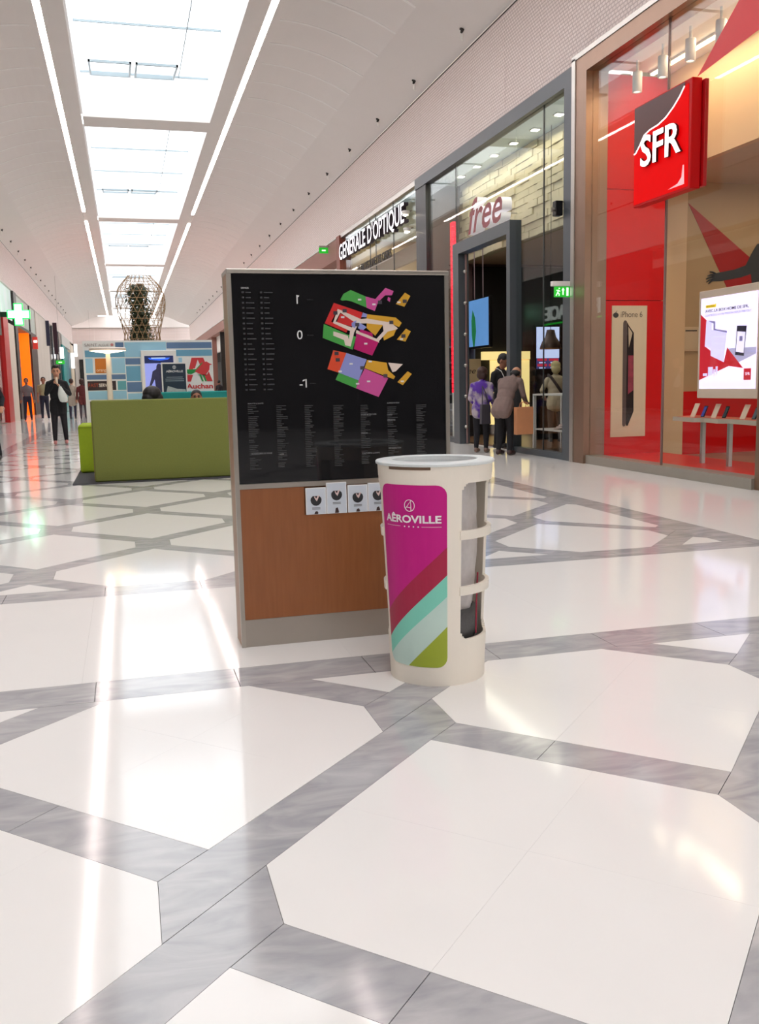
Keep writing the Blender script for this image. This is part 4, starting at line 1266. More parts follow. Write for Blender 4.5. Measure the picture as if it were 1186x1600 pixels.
def arc(a0, a1, z0, z1, off0=0.0, th=.012, n=None, rad=None):
    """piece of the conical shell between two angles, with thickness; angle 0 faces the viewer, + to the right"""
    n = n or max(2, int(abs(a1 - a0) / 5))
    m = 3 if z1 - z0 > .3 else 1
    vo, vi = [], []
    for j in range(m + 1):
        z = z0 + (z1 - z0) * j / m
        for i in range(n + 1):
            a = math.radians(a0 + (a1 - a0) * i / n) + VIEW
            r = (rad or rb(z)) + off0
            vo.append((BX + r * math.sin(a), BY - r * math.cos(a), z))
            r -= th
            vi.append((BX + r * math.sin(a), BY - r * math.cos(a), z))
    o = len(vo)
    w = n + 1
    fs = []
    for j in range(m):
        for i in range(n):
            a, b, c, d = j * w + i, j * w + i + 1, (j + 1) * w + i + 1, (j + 1) * w + i
            fs += [(a, b, c, d), (o + d, o + c, o + b, o + a)]
        fs += [(j * w, (j + 1) * w, o + (j + 1) * w, o + j * w), (j * w + n, o + j * w + n, o + (j + 1) * w + n, (j + 1) * w + n)]
    for i in range(n):
        fs += [(i, o + i, o + i + 1, i + 1), (m * w + i, m * w + i + 1, o + m * w + i + 1, o + m * w + i)]
    return vo + vi, fs


VIEW = -math.atan2(BX, BY)              # the viewer's side of the bin
WZ = [(.193, .38), (.42, .615), (.655, .849)]
mb = MB()
for h in (0, 180):
    mb.add(*arc(-74 + h, 27 + h, .0, .88))          # solid sides
    mb.add(*arc(27 + h, 106 + h, .0, WZ[0][0]))
    mb.add(*arc(27 + h, 106 + h, WZ[2][1], .88))
    # rounded corners of the slot
    for z, s in ((WZ[0][0], 1), (WZ[2][1], -1)):
        for (aa, da) in ((27, 1), (106, -1)):
            for k_ in range(4):
                f0, f1 = k_ * 2.2, (k_ + 1) * 2.2
                hh = .035 * (1 - math.sqrt(1 - (1 - (f0 + 1.1) / 8.8) ** 2)) if False else .035 * (1 - (f0 + 1.1) / 8.8) ** 2
                za, zb = (z, z + hh) if s > 0 else (z - hh, z)
                mb.add(*arc(aa + h + min(f0 * da, f1 * da), aa + h + max(f0 * da, f1 * da), za, zb, n=1))
shell = mb.build('shell', CRM, bn, False)
for h in (0, 180):
    for zz in (.402, .635):
        MB().add(*arc(25.5 + h, 107.5 + h, zz - .018, zz + .018, off0=.005, th=.018)).build('cross_band', CRM, bn)
MB().lathe([(.0, .004), (.2, .004), (.2, .016), (0, .016)], (BX, BY, 0), 32).build('base_plate', CRM, bn)
BLID = M('bin_lid', (226, 232, 232), rough=.35)
MB().lathe([(.176, BH - .012), (.246, BH - .014), (.251, BH - .011), (.252, BH - .003), (.249, BH + .001), (.182, BH + .003), (.177, BH), (.172, BH - .06), (.170, BH - .06), (.173, BH - .012), (.176, BH - .012)], (BX, BY, 0), 64).build('lid_ring', BLID, bn, False)
MB().add(*arc(-180, 180, .87, BH - .0145, off0=.0012, th=.010, n=60)).build('neck', CRM, bn)
MB().add(*arc(-50, -4, .906, BH - .0145, off0=.0025, th=.003)).build('gap_shade', M('gap_shade_brown', (112, 86, 66)), bn)  # brown strip on the neck stands in for shade under the lid
# printed panel wrapped on the shell
def wrap(name, pts, mat, off, parent=bn, nx=20):
    """polygon in (angle deg, z), clipped into thin vertical strips so it follows the cone"""
    amin, amax = min(p[0] for p in pts), max(p[0] for p in pts)
    mb = MB()
    for i in range(nx):
        a0 = amin + (amax - amin) * i / nx
        a1 = amin + (amax - amin) * (i + 1) / nx
        q = clip([(p[0] / 100, p[1]) for p in pts], a0 / 100, a1 / 100, 0, 2, 1e-7)
        if not q: continue
        v = []
        for (a, z) in q:
            A = math.radians(a * 100) + VIEW
            r = rb(z) + off
            v.append((BX + r * math.sin(A), BY - r * math.cos(A), z))
        A = math.radians((a0 + a1) / 2) + VIEW
        mb.prism(v, (-.003 * math.sin(A), .003 * math.cos(A), 0))
    return mb.build(name, mat, parent)


a0, a1, z0, z1 = -66, 11.5, .082, .845
def rrect(a0, a1, z0, z1, ra, rz, clipz=None):
    pts = []
    for cxa, cz, st in ((a1 - ra, z1 - rz, 0), (a0 + ra, z1 - rz, 90), (a0 + ra, z0 + rz, 180), (a1 - ra, z0 + rz, 270)):
        for k_ in range(6):
            t_ = math.radians(st + k_ * 18)
            pts.append((cxa + ra * math.cos(t_), cz + rz * math.sin(t_)))
    return pts
RR = rrect(a0, a1, z0, z1, 11, .042)
pp_ = wrap('printed_panel', RR, M('bin_magenta', (200, 22, 134), rough=.42, var=.03, spec=.3), .0015)
# stripes: band limits given at the left and right edges of the panel
def stripe(nm, zl0, zr0, zl1, zr1, mat, off):
    def cut(poly, zl, zr, up):
        res = []
        g = lambda p: (p[1] - (zl + (zr - zl) * (p[0] - a0) / (a1 - a0))) * (1 if up else -1)
        for i in range(len(poly)):
            p, q = poly[i], poly[(i + 1) % len(poly)]
            gp_, gq = g(p), g(q)
            if gp_ >= 0: res.append(p)
            if gp_ * gq < 0:
                t_ = gp_ / (gp_ - gq)
                res.append((p[0] + (q[0] - p[0]) * t_, p[1] + (q[1] - p[1]) * t_))
        return res
    p = cut(cut(RR, zl0, zr0, True), zl1, zr1, False)
    if len(p) > 2: wrap(nm, p, mat, off, pp_)
stripe('crimson_stripe', .188, .475, .302, .591, M('bin_crimson', (172, 16, 66), rough=.4), .0022)
stripe('mint_stripe', .111, .385, .188, .475, M('bin_mint', (130, 216, 194), rough=.4), .0022)
stripe('pale_stripe', -.037, .258, .111, .385, M('bin_pale', (200, 226, 216), rough=.4), .0022)
stripe('green_stripe', -.4, -.4, -.037, .258, M('bin_lime', (160, 176, 48), rough=.4), .0022)


def curve_text(name, s, amid, aw, z, h, mat, bold=.012):
    me = text_raw(s, 1.0, 0, bold)
    mn, mx = bb(me)
    for v in me.vertices:
        u = (v.co.x - mn[0]) / (mx[0] - mn[0])
        A = math.radians(amid - aw / 2 + aw * u) + VIEW
        zz = z + (v.co.y - mn[1]) / (mx[1] - mn[1]) * h
        r = rb(zz) + .0034
        v.co = Vector((BX + r * math.sin(A), BY - r * math.cos(A), zz))
    return finish(name, me, mat, pp_)


BW = M('bin_white', (248, 240, 244), rough=.4)
curve_text('lettering', 'AÊROVILLE', -26.4, 64.5, .690, .040, BW, .03)
for k_ in range(4):
    A = math.radians(-32.5 + k_ * 5) + VIEW
    r = rb(.675) + .002
    MB().lathe([(0, -.004), (.004, 0), (0, .004)], (BX + r * math.sin(A), BY - r * math.cos(A), .675), 8).build('dot_print', BW, pp_)
for s_ in (-1, 1):
    c_ = -26 + s_ * 22
    wrap('rule_print', [(c_ - 10, .6744), (c_ + 10, .6744), (c_ + 10, .6756), (c_ - 10, .6756)], BW, .0022, pp_, nx=4)
mbl = MB()
A0 = -26.0
def on(a, z, off=.0035):
    A = math.radians(a) + VIEW
    r = rb(z) + off
    return (BX + r * math.sin(A), BY - r * math.cos(A), z)
zc = .762
mbl.tube([on(A0 + 5.4 * math.cos(t_), zc + .0235 * math.sin(t_)) for t_ in [i * PI / 12 for i in range(25)]], .0016, 5, cap=False)
mbl.tube([on(A0 - 4.2, zc - .012), on(A0 + 1.6, zc + .020), on(A0 + 1.6, zc - .022)], .0018, 5)
mbl.tube([on(A0 - 3.2, zc - .006), on(A0 + 1.6, zc - .010)], .0015, 5)
mbl.build('round_logo', BW, pp_)
# bag inside
bag = glass('bag_film', tint=(.86, .84, .84), f0=.10, k=.6)
bag2 = M('bag_plastic', (206, 200, 198), rough=.35, var=.12, scale=30, bump=.6, bscale=26)
me = MB()
prof = []
NS = 40
vs, fs = [], []
rr = random.Random(5)
zs_ = [.06, .09, .20, .32, .42, .52, .62, .72, .82, .90]
for j, z in enumerate(zs_):
    for i in range(NS):
        a = 2 * PI * i / NS
        base = [.04, .10, .135, .155, .165, .17, .172, .172, .17, .166][j]
        r = base * (1 + .035 * math.sin(9 * a + j * .7) + .02 * math.sin(17 * a + 1.3 * j)) - rr.random() * .004
        vs.append((BX + r * math.cos(a), BY + r * math.sin(a), z))
for j in range(len(zs_) - 1):
    for i in range(NS):
        fs.append((j * NS + i, j * NS + (i + 1) % NS, (j + 1) * NS + (i + 1) % NS, (j + 1) * NS + i))
fs.append(tuple(range(NS - 1, -1, -1)))
t = thing('bin_bag', (BX, BY, .1), 'crinkled translucent rubbish bag seen through the slots of the bin', 'bag')
MB().add(vs, fs).build('film', bag2, t, True)
MB().tube([on(60, .20, -.022), on(60, .33, -.024), on(62, .46, -.026)], .004, 5).build('red_tie', M('tie_red', (150, 20, 50)), t)
MB().lathe([(0, .03), (.10, .05), (.160, .16), (.178, .22), (.172, .30), (0, .31)], (BX, BY, 0), 24).build('rubbish', M('rubbish_grey', (92, 90, 90), rough=.7, var=.3, scale=20, bump=.4), t, True)

# ================================================================== GREEN SEATING AREA
GRN = M('green_fabric', (114, 120, 56), rough=.9, var=.10, scale=60, bump=.3, bscale=140)
LIME = M('lime_fabric', (148, 172, 22), rough=.8, var=.06, scale=30)
tag(box('floor_mat', -.745, 3.0, 12.96, 19.2, .0005, .012, M('mat_dark', (62, 62, 66), rough=.85), None), 'dark grey floor mat under the green seating', 'mat')
t = thing('green_sofa', (.9, 13.4, .012), 'high-backed olive green fabric sofa seen from behind on the dark mat', 'sofa')
box('backrest', -.455, 2.45, 13.10, 13.28, .013, 1.115, GRN, t, .02)
box('backrest_trim', -.462, -.455, 13.11, 13.27, .03, 1.10, M('sofa_piping', (128, 112, 62), rough=.8), t)
box('seat', -.44, 2.43, 13.285, 13.95, .15, .45, GRN, t, .03)
box('base', -.42, 2.41, 13.30, 13.90, .013, .149, DARK, t)
box('arm_block', -.455, -.30, 13.285, 13.95, .46, .66, GRN, t, .02)
t = thing('lime_pouffe', (-.5, 15.2, .012), 'bright lime green upholstered block beside the olive sofa', 'pouffe')
box('body', -.715, .10, 14.68, 15.75, .013, .735, LIME, t, .035)
box('seam', -.718, .103, 14.677, 15.753, .695, .700, M('lime_seam', (110, 130, 16), rough=.8), t)
t = thing('teal_sofa', (1.5, 15.4, .012), 'teal fabric sofa back peeking over the olive sofa', 'sofa')
TEAL = M('teal_fabric', (36, 146, 140), rough=.85, var=.05)
box('backrest', .44, 3.0, 15.20, 15.36, .013, 1.20, TEAL, t, .02)
box('seat', .46, 2.98, 14.62, 15.195, .15, .45, TEAL, t, .03)
box('base', .48, 2.96, 14.66, 15.19, .013, .149, DARK, t)
# mushroom lamp
t = thing('mushroom_lamp', (-.235, 15.95, .012), 'white mushroom-shaped floor lamp glowing under its flat disc shade', 'lamp')
lx, ly = -.235, 15.95
LMP = M('lamp_white', (236, 220, 206), rough=.4)
MB().lathe([(0, .013), (.17, .013), (.17, .03), (.06, .05), (.05, .30), (.048, 1.0), (.035, 1.84)], (lx, ly, 0), 24).build('stem', LMP, t, True)
MB().lathe([(.29, 1.885), (.29, 1.925), (.27, 1.935), (0, 1.94)], (lx, ly, 0), 40).build('shade', LMP, t, False)
MB().lathe([(.036, 1.845), (.15, 1.862), (.285, 1.885)], (lx, ly, 0), 40).build('diffuser', M('lamp_glow', (255, 232, 190), emit=4.5), t, True)
# ------------------------------------------------ blue display wall
dw = thing('display_wall', (.45, 17.05, .012), 'white display wall with blue blocks and brand squares behind the green sofa', 'display wall')
PY = 17.0
box('board', -.665, 1.552, PY, PY + .10, .013, 2.10, M('board_white', (232, 232, 228), rough=.5), dw)
BC = {'s': M('slate_block', (92, 122, 160), rough=.5, var=.02), 'm': M('mid_block', (104, 162, 190), rough=.5, var=.02), 'l': M('light_block', (152, 200, 222), rough=.5, var=.02), 'd': M('dark_block', (52, 34, 36), rough=.5), 'o': M('orange_block', (206, 118, 30), rough=.5), 't': M('aqua_block', (100, 170, 180), rough=.5)}
for c, p in (('s', [(-.118, 1.965), (.021, 2.07)]), ('l', [(.038, 1.815), (.745, 2.07)]), ('m', [(-.632, 1.820), (.033, 1.938)]), ('l', [(-.631, 1.55), (-.512, 1.80)]), ('o', [(-.474, 1.545), (-.225, 1.796)]),
             ('l', [(-.192, 1.54), (.029, 1.80)]), ('s', [(-.625, 1.436), (.029, 1.518)]), ('d', [(-.620, 1.25), (-.142, 1.41)]), ('t', [(-.115, 1.25), (.031, 1.406)]), ('l', [(-.613, 1.09), (.029, 1.235)]),
             ('s', [(.038, 1.688), (.29, 1.794)]), ('m', [(.042, 1.40), (.285, 1.66)]), ('s', [(.044, 1.21), (.296, 1.38)]), ('l', [(.051, .95), (.296, 1.183)]), ('s', [(.753, 1.957), (1.543, 2.062)]), ('m', [(.756, 1.822), (1.543, 1.93)]),
             ('l', [(.952, 1.70), (1.011, 1.795)]), ('l', [(1.03, 1.05), (1.54, 1.20)]), ('s', [(-.60, .80), (-.30, 1.06)]), ('l', [(-.60, .4), (-.30, .77)]), ('m', [(-.28, .4), (.25, 1.06)]), ('l', [(.3, .3), (1.5, 1.0)])):
    plate('colour_block', p, '-Y', PY, BC[c], dw, .004)
text('lettering', 'SAINT', '-Y', (-.63, PY - .004, 2.005), M('print_taupe', (150, 138, 134)), dw, width=.21, height=.05)
text('lettering', 'ALGUE', '-Y', (-.40, PY - .004, 2.005), MATS['print_taupe'], dw, width=.17, height=.04)
MB().lathe([(0, 0), (.026, 0)], (0, 0, 0), 16).build('round_mark', M('mark_pink', (206, 130, 130)), dw).matrix_basis = Matrix.Translation((-.172 + 0, PY - .006, 2.03)) @ Matrix.Rotation(PI / 2, 4, 'X')
text('lettering', 'orange', '-Y', (-.455, PY - .009, 1.555), M('print_ivory', (250, 226, 190)), dw, width=.19, height=.055)
text('lettering', 'FAST', '-Y', (-.605, PY - .009, 1.305), M('print_brick', (150, 60, 40)), dw, width=.17, height=.065, bold=.02)
text('lettering', 'SERVICE', '-Y', (-.43, PY - .009, 1.305), M('print_pale', (230, 220, 210)), dw, width=.23, height=.06, bold=.02)
# bird emblem
EG = thing('emblem_dummy', (0, 0, 0)) if False else None
AR = M('emblem_red', (204, 52, 56), rough=.5)
AGR = M('emblem_green', (30, 146, 66), rough=.5)
plate('emblem_letter', [(1.179, 1.790), (1.385, 1.790), (1.535, 1.369), (1.435, 1.369), (1.285, 1.758), (1.150, 1.369), (1.060, 1.369)], '-Y', PY, AR, dw, .004)
plate('emblem_gap', [(1.205, 1.60), (1.50, 1.60), (1.44, 1.49), (1.10, 1.49)], '-Y', PY - .004, MATS['board_white'], dw, .002)
plate('emblem_wing', [(1.062, 1.585), (1.247, 1.589), (1.352, 1.700), (1.374, 1.715), (1.300, 1.56), (1.238, 1.535), (1.157, 1.498), (1.102, 1.510), (1.062, 1.55)], '-Y', PY - .006, AGR, dw, .002)
plate('emblem_bird', [(1.224, 1.547), (1.336, 1.659), (1.381, 1.709), (1.439, 1.722), (1.485, 1.690), (1.540, 1.668), (1.492, 1.655), (1.482, 1.571), (1.429, 1.500), (1.377, 1.473), (1.300, 1.508)], '-Y', PY - .008, AR, dw, .002)
for xa in (1.30, 1.355):
    plate('emblem_leg', [(xa, 1.50), (xa + .035, 1.49), (xa + .075, 1.372), (xa + .045, 1.372)], '-Y', PY - .008, AGR, dw, .002)
text('lettering', 'Auchan', '-Y', (1.066, PY - .004, 1.243), AR, dw, width=.468, height=.088, bold=.03)
# framed lit picture with an armoured figure in generic form
t = thing('framed_screen', (.6, 16.95, .012), 'white framed upright screen with a dark figure on blue in front of the display wall', 'screen')
box('frame', .304, .912, 16.93, 16.99, .013, 1.925, WHITEP, t, .008)
plate('picture', [(.361, 1.10), (.857, 1.830)], '-Y', 16.929, M('scr_lilac', (142, 152, 226), emit=.55, var=.08), t, .003)
plate('picture_top', [(.361, 1.70), (.857, 1.830)], '-Y', 16.926, M('scr_navy', (22, 34, 84), emit=.35), t, .002)
plate('title_glow', [(.42, 1.795), (.80, 1.795), (.77, 1.765), (.62, 1.745), (.45, 1.765)], '-Y', 16.924, M('scr_glow', (40, 96, 226), emit=.8), t, .002)
plate('title_print', [(.48, 1.783), (.72, 1.797)], '-Y', 16.922, M('scr_ice', (190, 210, 250), emit=.8), t, .002)
FIG = M('scr_figure', (52, 50, 84), emit=.15, var=.3, scale=30)
plate('figure_print', [(.49, 1.10), (.53, 1.30), (.52, 1.42), (.455, 1.30), (.40, 1.20), (.385, 1.215), (.43, 1.33), (.465, 1.45), (.49, 1.56), (.555, 1.60), (.562, 1.66), (.585, 1.69), (.625, 1.69), (.645, 1.66), (.65, 1.60), (.73, 1.57), (.77, 1.44), (.78, 1.25), (.74, 1.25), (.715, 1.40), (.70, 1.28), (.72, 1.10), (.64, 1.10), (.61, 1.22), (.57, 1.10)], '-Y', 16.924, FIG, t, .002)
t = thing('navy_notice_stand', (.86, 16.88, .012), 'dark navy notice board with white border and round logo', 'notice board')
box('border', .636, 1.080, 16.86, 16.90, .80, 1.708, WHITEP, t)
box('foot', .70, 1.02, 16.82, 16.90, .013, .80, WHITEP, t)
plate('navy_sheet', [(.660, .83), (1.056, 1.685)], '-Y', 16.859, M('navy_print', (26, 44, 62), rough=.5), t, .003)
text('lettering', 'AÊROVILLE', '-Y', (.715, 16.855, 1.535), INK, t, width=.295, height=.045, bold=.03)
MB().lathe([(.022, 0), (.030, 0)], (0, 0, 0), 20).build('round_logo', INK, t).matrix_basis = Matrix.Translation((.862, 16.853, 1.625)) @ Matrix.Rotation(PI / 2, 4, 'X')
plate('round_logo_bar', [(.856, 1.605), (.868, 1.645)], '-Y', 16.855, INK, t, .002)
for j in range(3):
    plate('text_line', [(.72 - .02 * (j > 0), 1.445 - .032 * j), (1.0 + .02 * (j > 0), 1.457 - .032 * j)], '-Y', 16.855, M('print_mist', (140, 156, 164)), t, .002)
plate('ticket_print', [(.70, 1.17), (.735, 1.30), (.90, 1.245), (1.04, 1.235), (1.05, 1.17)], '-Y', 16.855, M('ticket', (170, 178, 176), var=.2, scale=30), t, .002)

# ================================================================== WOVEN CANE SCULPTURE WITH PLANT COLUMN
TX, TY = .72, 35.0
tr_ = thing('cane_plant_sculpture', (TX, TY, 0), 'tall woven cane lattice around a leafy green column in the middle of the hall', 'plant sculpture')
CANE = M('cane', (158, 128, 92), rough=.7, var=.15)


def rad_at(z):
    pts = [(2.0, .92), (2.6, .70), (3.2, .62), (3.7, .74), (4.1, .86), (4.5, .88), (4.9, .74), (5.25, .42), (5.30, .38)]
    if z <= pts[0][0]: return .92
    for (a, b), (c, d) in zip(pts, pts[1:]):
        if z <= c: return b + (d - b) * (z - a) / (c - a)
    return .38


mb = MB()
NW = 20
for s_ in (1, -1):
    for i in range(NW):
        path = []
        for j in range(19):
            z = 1.1 + (5.28 - 1.1) * j / 18
            a = 2 * PI * i / NW + s_ * (z - 1.1) * .62
            r = rad_at(z)
            path.append((TX + r * math.cos(a), TY + r * math.sin(a), z))
        mb.tube(path, .009, 4, cap=False)
zr = 1.15
while zr < 5.3:
    r = rad_at(zr)
    mb.tube([(TX + r * math.cos(2 * PI * k_ / 24), TY + r * math.sin(2 * PI * k_ / 24), zr) for k_ in range(25)], .008, 4, cap=False)
    zr += .235
lat = mb.build('cane_lattice', CANE, tr_)
MB().tube([(TX, TY, 0), (TX, TY, 5.0)], [.14, .10], 10).build('trunk', M('trunk_brown', (84, 64, 46), rough=.9), tr_)
MB().lathe([(0, 0), (.95, 0), (.95, .45), (.86, .45), (.84, .40), (0, .40)], (TX, TY, 0), 32).build('planter', WHITEP, tr_)
LF1 = M('leaf_dark', (58, 70, 44), rough=.6, var=.35, scale=9)
mb = MB()
rl = random.Random(11)
for i in range(5200):
    z = rl.uniform(.45, 5.0)
    a = rl.uniform(0, 2 * PI)
    if z < 4.15:
        rmx = .30 + .06 * math.sin(z * 5) + (.08 if z < 3.5 else 0)
        r = rmx * math.sqrt(rl.uniform(.25, 1))
        px, py = TX - .04 + r * math.cos(a), TY + r * math.sin(a)
    else:
        c = rl.choice(((-.13, 4.75, .26), (.16, 4.75, .25), (-.12, 4.45, .27), (.15, 4.42, .26), (0, 4.25, .25)))
        r = c[2] * rl.uniform(.5, 1)
        b = rl.uniform(-1, 1)
        px, py, z = TX - .1 + c[0] + r * math.cos(a) * math.sqrt(1 - b * b), TY + r * math.sin(a) * math.sqrt(1 - b * b), c[1] + r * b
    s_ = rl.uniform(.04, .10)
    d1 = Vector((rl.uniform(-1, 1), rl.uniform(-1, 1), rl.uniform(-1, .6))).normalized()
    d2 = d1.orthogonal().normalized()
    p = Vector((px, py, z))
    mb.add([p, p + d1 * s_ + d2 * s_ * .4, p + d1 * s_ * 2, p + d1 * s_ - d2 * s_ * .4], [(0, 1, 2, 3)])
fo = mb.build('foliage', LF1, tr_)
fo['kind'] = 'stuff'

# ================================================================== PEOPLE
HAIRB = M('hair_black', (26, 22, 22), rough=.6)
HAIRBR = M('hair_brown', (62, 38, 32), rough=.6)
EYE_M = M('eye_dark', (30, 24, 22), rough=.3)
LIP = M('lip', (150, 84, 76), rough=.5)


def cap_mesh(mb, p, r1, q, r2, seg=12):
    p, q = Vector(p), Vector(q)
    d = q - p
    L_ = d.length
    if L_ < 1e-6:
        d = Vector((0, 0, 1)); L_ = 1e-6
    d = d.normalized()
    u = d.orthogonal().normalized()
    w = d.cross(u)
    prof = [(-r1, 0.0)] + [(-r1 * math.cos(t), r1 * math.sin(t)) for t in (.5, 1.0)] + [(0, r1), (L_, r2)] + [(L_ + r2 * math.cos(t), r2 * math.sin(t)) for t in (1.0, .5)] + [(L_ + r2, 0.0)]
    vs, fs = [p + d * prof[0][0]], []
    for (h, r) in prof[1:-1]:
        for k_ in range(seg):
            t = 2 * PI * k_ / seg
            vs.append(p + d * h + (u * math.cos(t) + w * math.sin(t)) * r)
    vs.append(p + d * prof[-1][0])
    n = len(prof) - 2
    for k_ in range(seg):
        fs.append((0, 1 + (k_ + 1) % seg, 1 + k_))
        fs.append((len(vs) - 1, 1 + (n - 1) * seg + k_, 1 + (n - 1) * seg + (k_ + 1) % seg))
    for j in range(n - 1):
        for k_ in range(seg):
            a, b = 1 + j * seg + k_, 1 + j * seg + (k_ + 1) % seg
            fs.append((a, b, b + seg, a + seg))
    mb.add(vs, fs)


def ell_mesh(mb, c, rad, rot, seg=16, rings=9):
    vs, fs = [], []
    c = Vector(c)
    vs.append(c + rot @ Vector((0, 0, -rad[2])))
    for j in range(1, rings):
        t = PI * j / rings
        for k_ in range(seg):
            a = 2 * PI * k_ / seg
            vs.append(c + rot @ Vector((rad[0] * math.sin(t) * math.cos(a), rad[1] * math.sin(t) * math.sin(a), -rad[2] * math.cos(t))))
    vs.append(c + rot @ Vector((0, 0, rad[2])))
    for k_ in range(seg):
        fs.append((0, 1 + (k_ + 1) % seg, 1 + k_))
        fs.append((len(vs) - 1, 1 + (rings - 2) * seg + k_, 1 + (rings - 2) * seg + (k_ + 1) % seg))
    for j in range(rings - 2):
        for k_ in range(seg):
            a, b = 1 + j * seg + k_, 1 + j * seg + (k_ + 1) % seg
            fs.append((a, b, b + seg, a + seg))
    mb.add(vs, fs)


STAND = dict(pel=(0, 0, .93), chest=(0, -.005, 1.27), neck=(0, .01, 1.46), head=(0, -.015, 1.625),
             shl=(-.178, .01, 1.385), shr=(.178, .01, 1.385), ell=(-.225, .03, 1.11), elr=(.225, .03, 1.11),
             wrl=(-.245, -.04, .88), wrr=(.245, -.04, .88), hil=(-.085, 0, .90), hir=(.085, 0, .90),
             knl=(-.10, -.02, .49), knr=(.10, -.02, .49), anl=(-.105, .02, .085), anr=(.105, .02, .085), face=(0, -1, 0))


def person(label, x, y, rotz, height, pose, col, hair='short', coat=None, longcoat=False, bulk=1.0, z0=0.0, group=None, voxel=.0095, strap=None, sleeve='long'):
    """facing -Y before rotation; col: dict top, legs, shoes, skin, hair (materials)"""
    J = dict(STAND)
    J.update(pose or {})
    V = {k_: Vector(v) for k_, v in J.items()}
    mats = [col['skin'], col['top'], col['legs'], col['shoes'], col['hair'], EYE_M, LIP, col.get('inner', col['top']), col.get('cuff', col['top'])]
    prims = []                          # ('c',p,r1,q,r2,mat) or ('e',c,rad,rot,mat)
    C = lambda p, r1, q, r2, m: prims.append(('c', Vector(p), r1, Vector(q), r2, m))
    E = lambda c, rad, rot, m: prims.append(('e', Vector(c), rad, rot, m))
    b = bulk
    spine = (V['neck'] - V['pel']).normalized()
    across = (V['shr'] - V['shl']).normalized()
    fwd = spine.cross(across).normalized()
    rot = Matrix((across, -fwd, spine)).transposed()
    rot = Matrix(((across.x, -fwd.x, spine.x), (across.y, -fwd.y, spine.y), (across.z, -fwd.z, spine.z)))
    E(V['chest'], (.175 * b, .118 * b, .20), rot, 1)
    E(V['chest'] + spine * .10, (.165 * b, .10 * b, .10), rot, 1)
    E((V['chest'] + V['pel']) / 2 + spine * .0, (.152 * b, .112 * b, .20), rot, 1)
    E(V['pel'] + spine * .02, (.165 * b, .122 * b, .13), rot, 1 if coat else 2)
    if coat:                             # jacket skirt below the waist
        C(V['pel'] + across * .05, .125 * b, V['pel'] + across * .055 - spine * coat, .125 * b, 1)
        C(V['pel'] - across * .05, .125 * b, V['pel'] - across * .055 - spine * coat, .125 * b, 1)
    C(V['shl'] - spine * .035, .056 * b, V['shr'] - spine * .035, .056 * b, 1)
    for s_ in 'lr':
        C(V['neck'] - spine * .02, .058, V['sh' + s_] - spine * .02, .050 * b, 1)
    C(V['neck'] - spine * .04, .058, V['head'] - Vector((0, 0, .05)), .052, 0)
    C(V['neck'] - spine * .05, .075 * b, V['neck'] - spine * .005, .066, 1)
    for s_ in 'lr':
        sh, el, wr = V['sh' + s_], V['el' + s_], V['wr' + s_]
        C(sh - spine * .02, .056 * b, el, .045 * b, 1)
        if sleeve == 'short':
            C(sh, .062 * b, sh + (el - sh) * .72, .060 * b, 1)
            prims[-2] = ('c', sh, .05 * b, el, .042, 0)
            C(el, .042, wr, .030, 0)
        else:
            C(el, .046 * b, wr, .034 * b, 1)
        d = (wr - el).normalized()
        hd = V.get('hd' + s_)
        d = (hd - wr).normalized() if hd else d
        side = d.cross(Vector((0, 0, 1)))
        if side.length < .2: side = Vector((0, 1, 0)) if s_ == 'l' else Vector((0, 1, 0))
        side = (side - d * side.dot(d)).normalized()
        palm = wr + d * .055
        nrm = d.cross(side)
        E(palm, (.038, .018, .052), Matrix(((side.x, nrm.x, d.x), (side.y, nrm.y, d.y), (side.z, nrm.z, d.z))), 0)
        C(wr - d * .01, .026, palm, .024, 0)
        for f_, (off, ln) in enumerate(((-.030, .062), (-.010, .074), (.011, .070), (.030, .055))):
            k0 = palm + d * .040 + side * off
            k1 = k0 + d * ln * .55 + nrm * .008
            k2 = k1 + d * ln * .38 + nrm * .020
            C(k0, .0098, k1, .0092, 0)
            C(k1, .0092, k2, .008, 0)
        th = palm - d * .018 - side * .034
        C(th, .012, th - side * .024 + d * .032, .0105, 0)
        C(th - side * .024 + d * .032, .0105, th - side * .026 + d * .058, .009, 0)
    for s_ in 'lr':
        hi, kn, an = V['hi' + s_], V['kn' + s_], V['an' + s_]
        C(hi, .088 * b, kn, .062 * b, 2)
        C(kn, .062 * b, an + Vector((0, 0, .03)), .047, 2)
        toe = V.get('to' + s_) or an + Vector((0, -.15, -.045))
        heel = an + Vector((0, .03, -.04))
        if (toe - an).y > 0: heel = an + Vector((0, -.03, -.04))
        C(an, .042, heel, .040, 3)
        C(heel, .040, toe, .036, 3)
        C((heel + toe) / 2 + Vector((0, 0, .014)), .038, toe, .032, 3)
    # head
    fd = V['face'].normalized()
    hx = fd.cross(Vector((0, 0, 1)))
    hx = -hx.normalized()
    hz = hx.cross(fd)
    hz = hz if hz.z > 0 else -hz
    hs = 1.12
    hr = Matrix(((hx.x, -fd.x, hz.x), (hx.y, -fd.y, hz.y), (hx.z, -fd.z, hz.z)))
    H = V['head']
    at = lambda a, bb_, c_: H + (hx * a + fd * bb_ + hz * c_) * hs
    E0 = E
    E = lambda c, rad, rot, m: E0(c, tuple(v * hs for v in rad), rot, m)
    E(at(0, -.005, .02), (.076, .092, .095), hr, 0)
    E(at(0, .022, -.055), (.056, .062, .062), hr, 0)
    C(at(0, .088, .0), .010, at(0, .102, -.022), .013, 0)
    C(at(-.020, .079, -.058), .008, at(.020, .079, -.058), .008, 6)
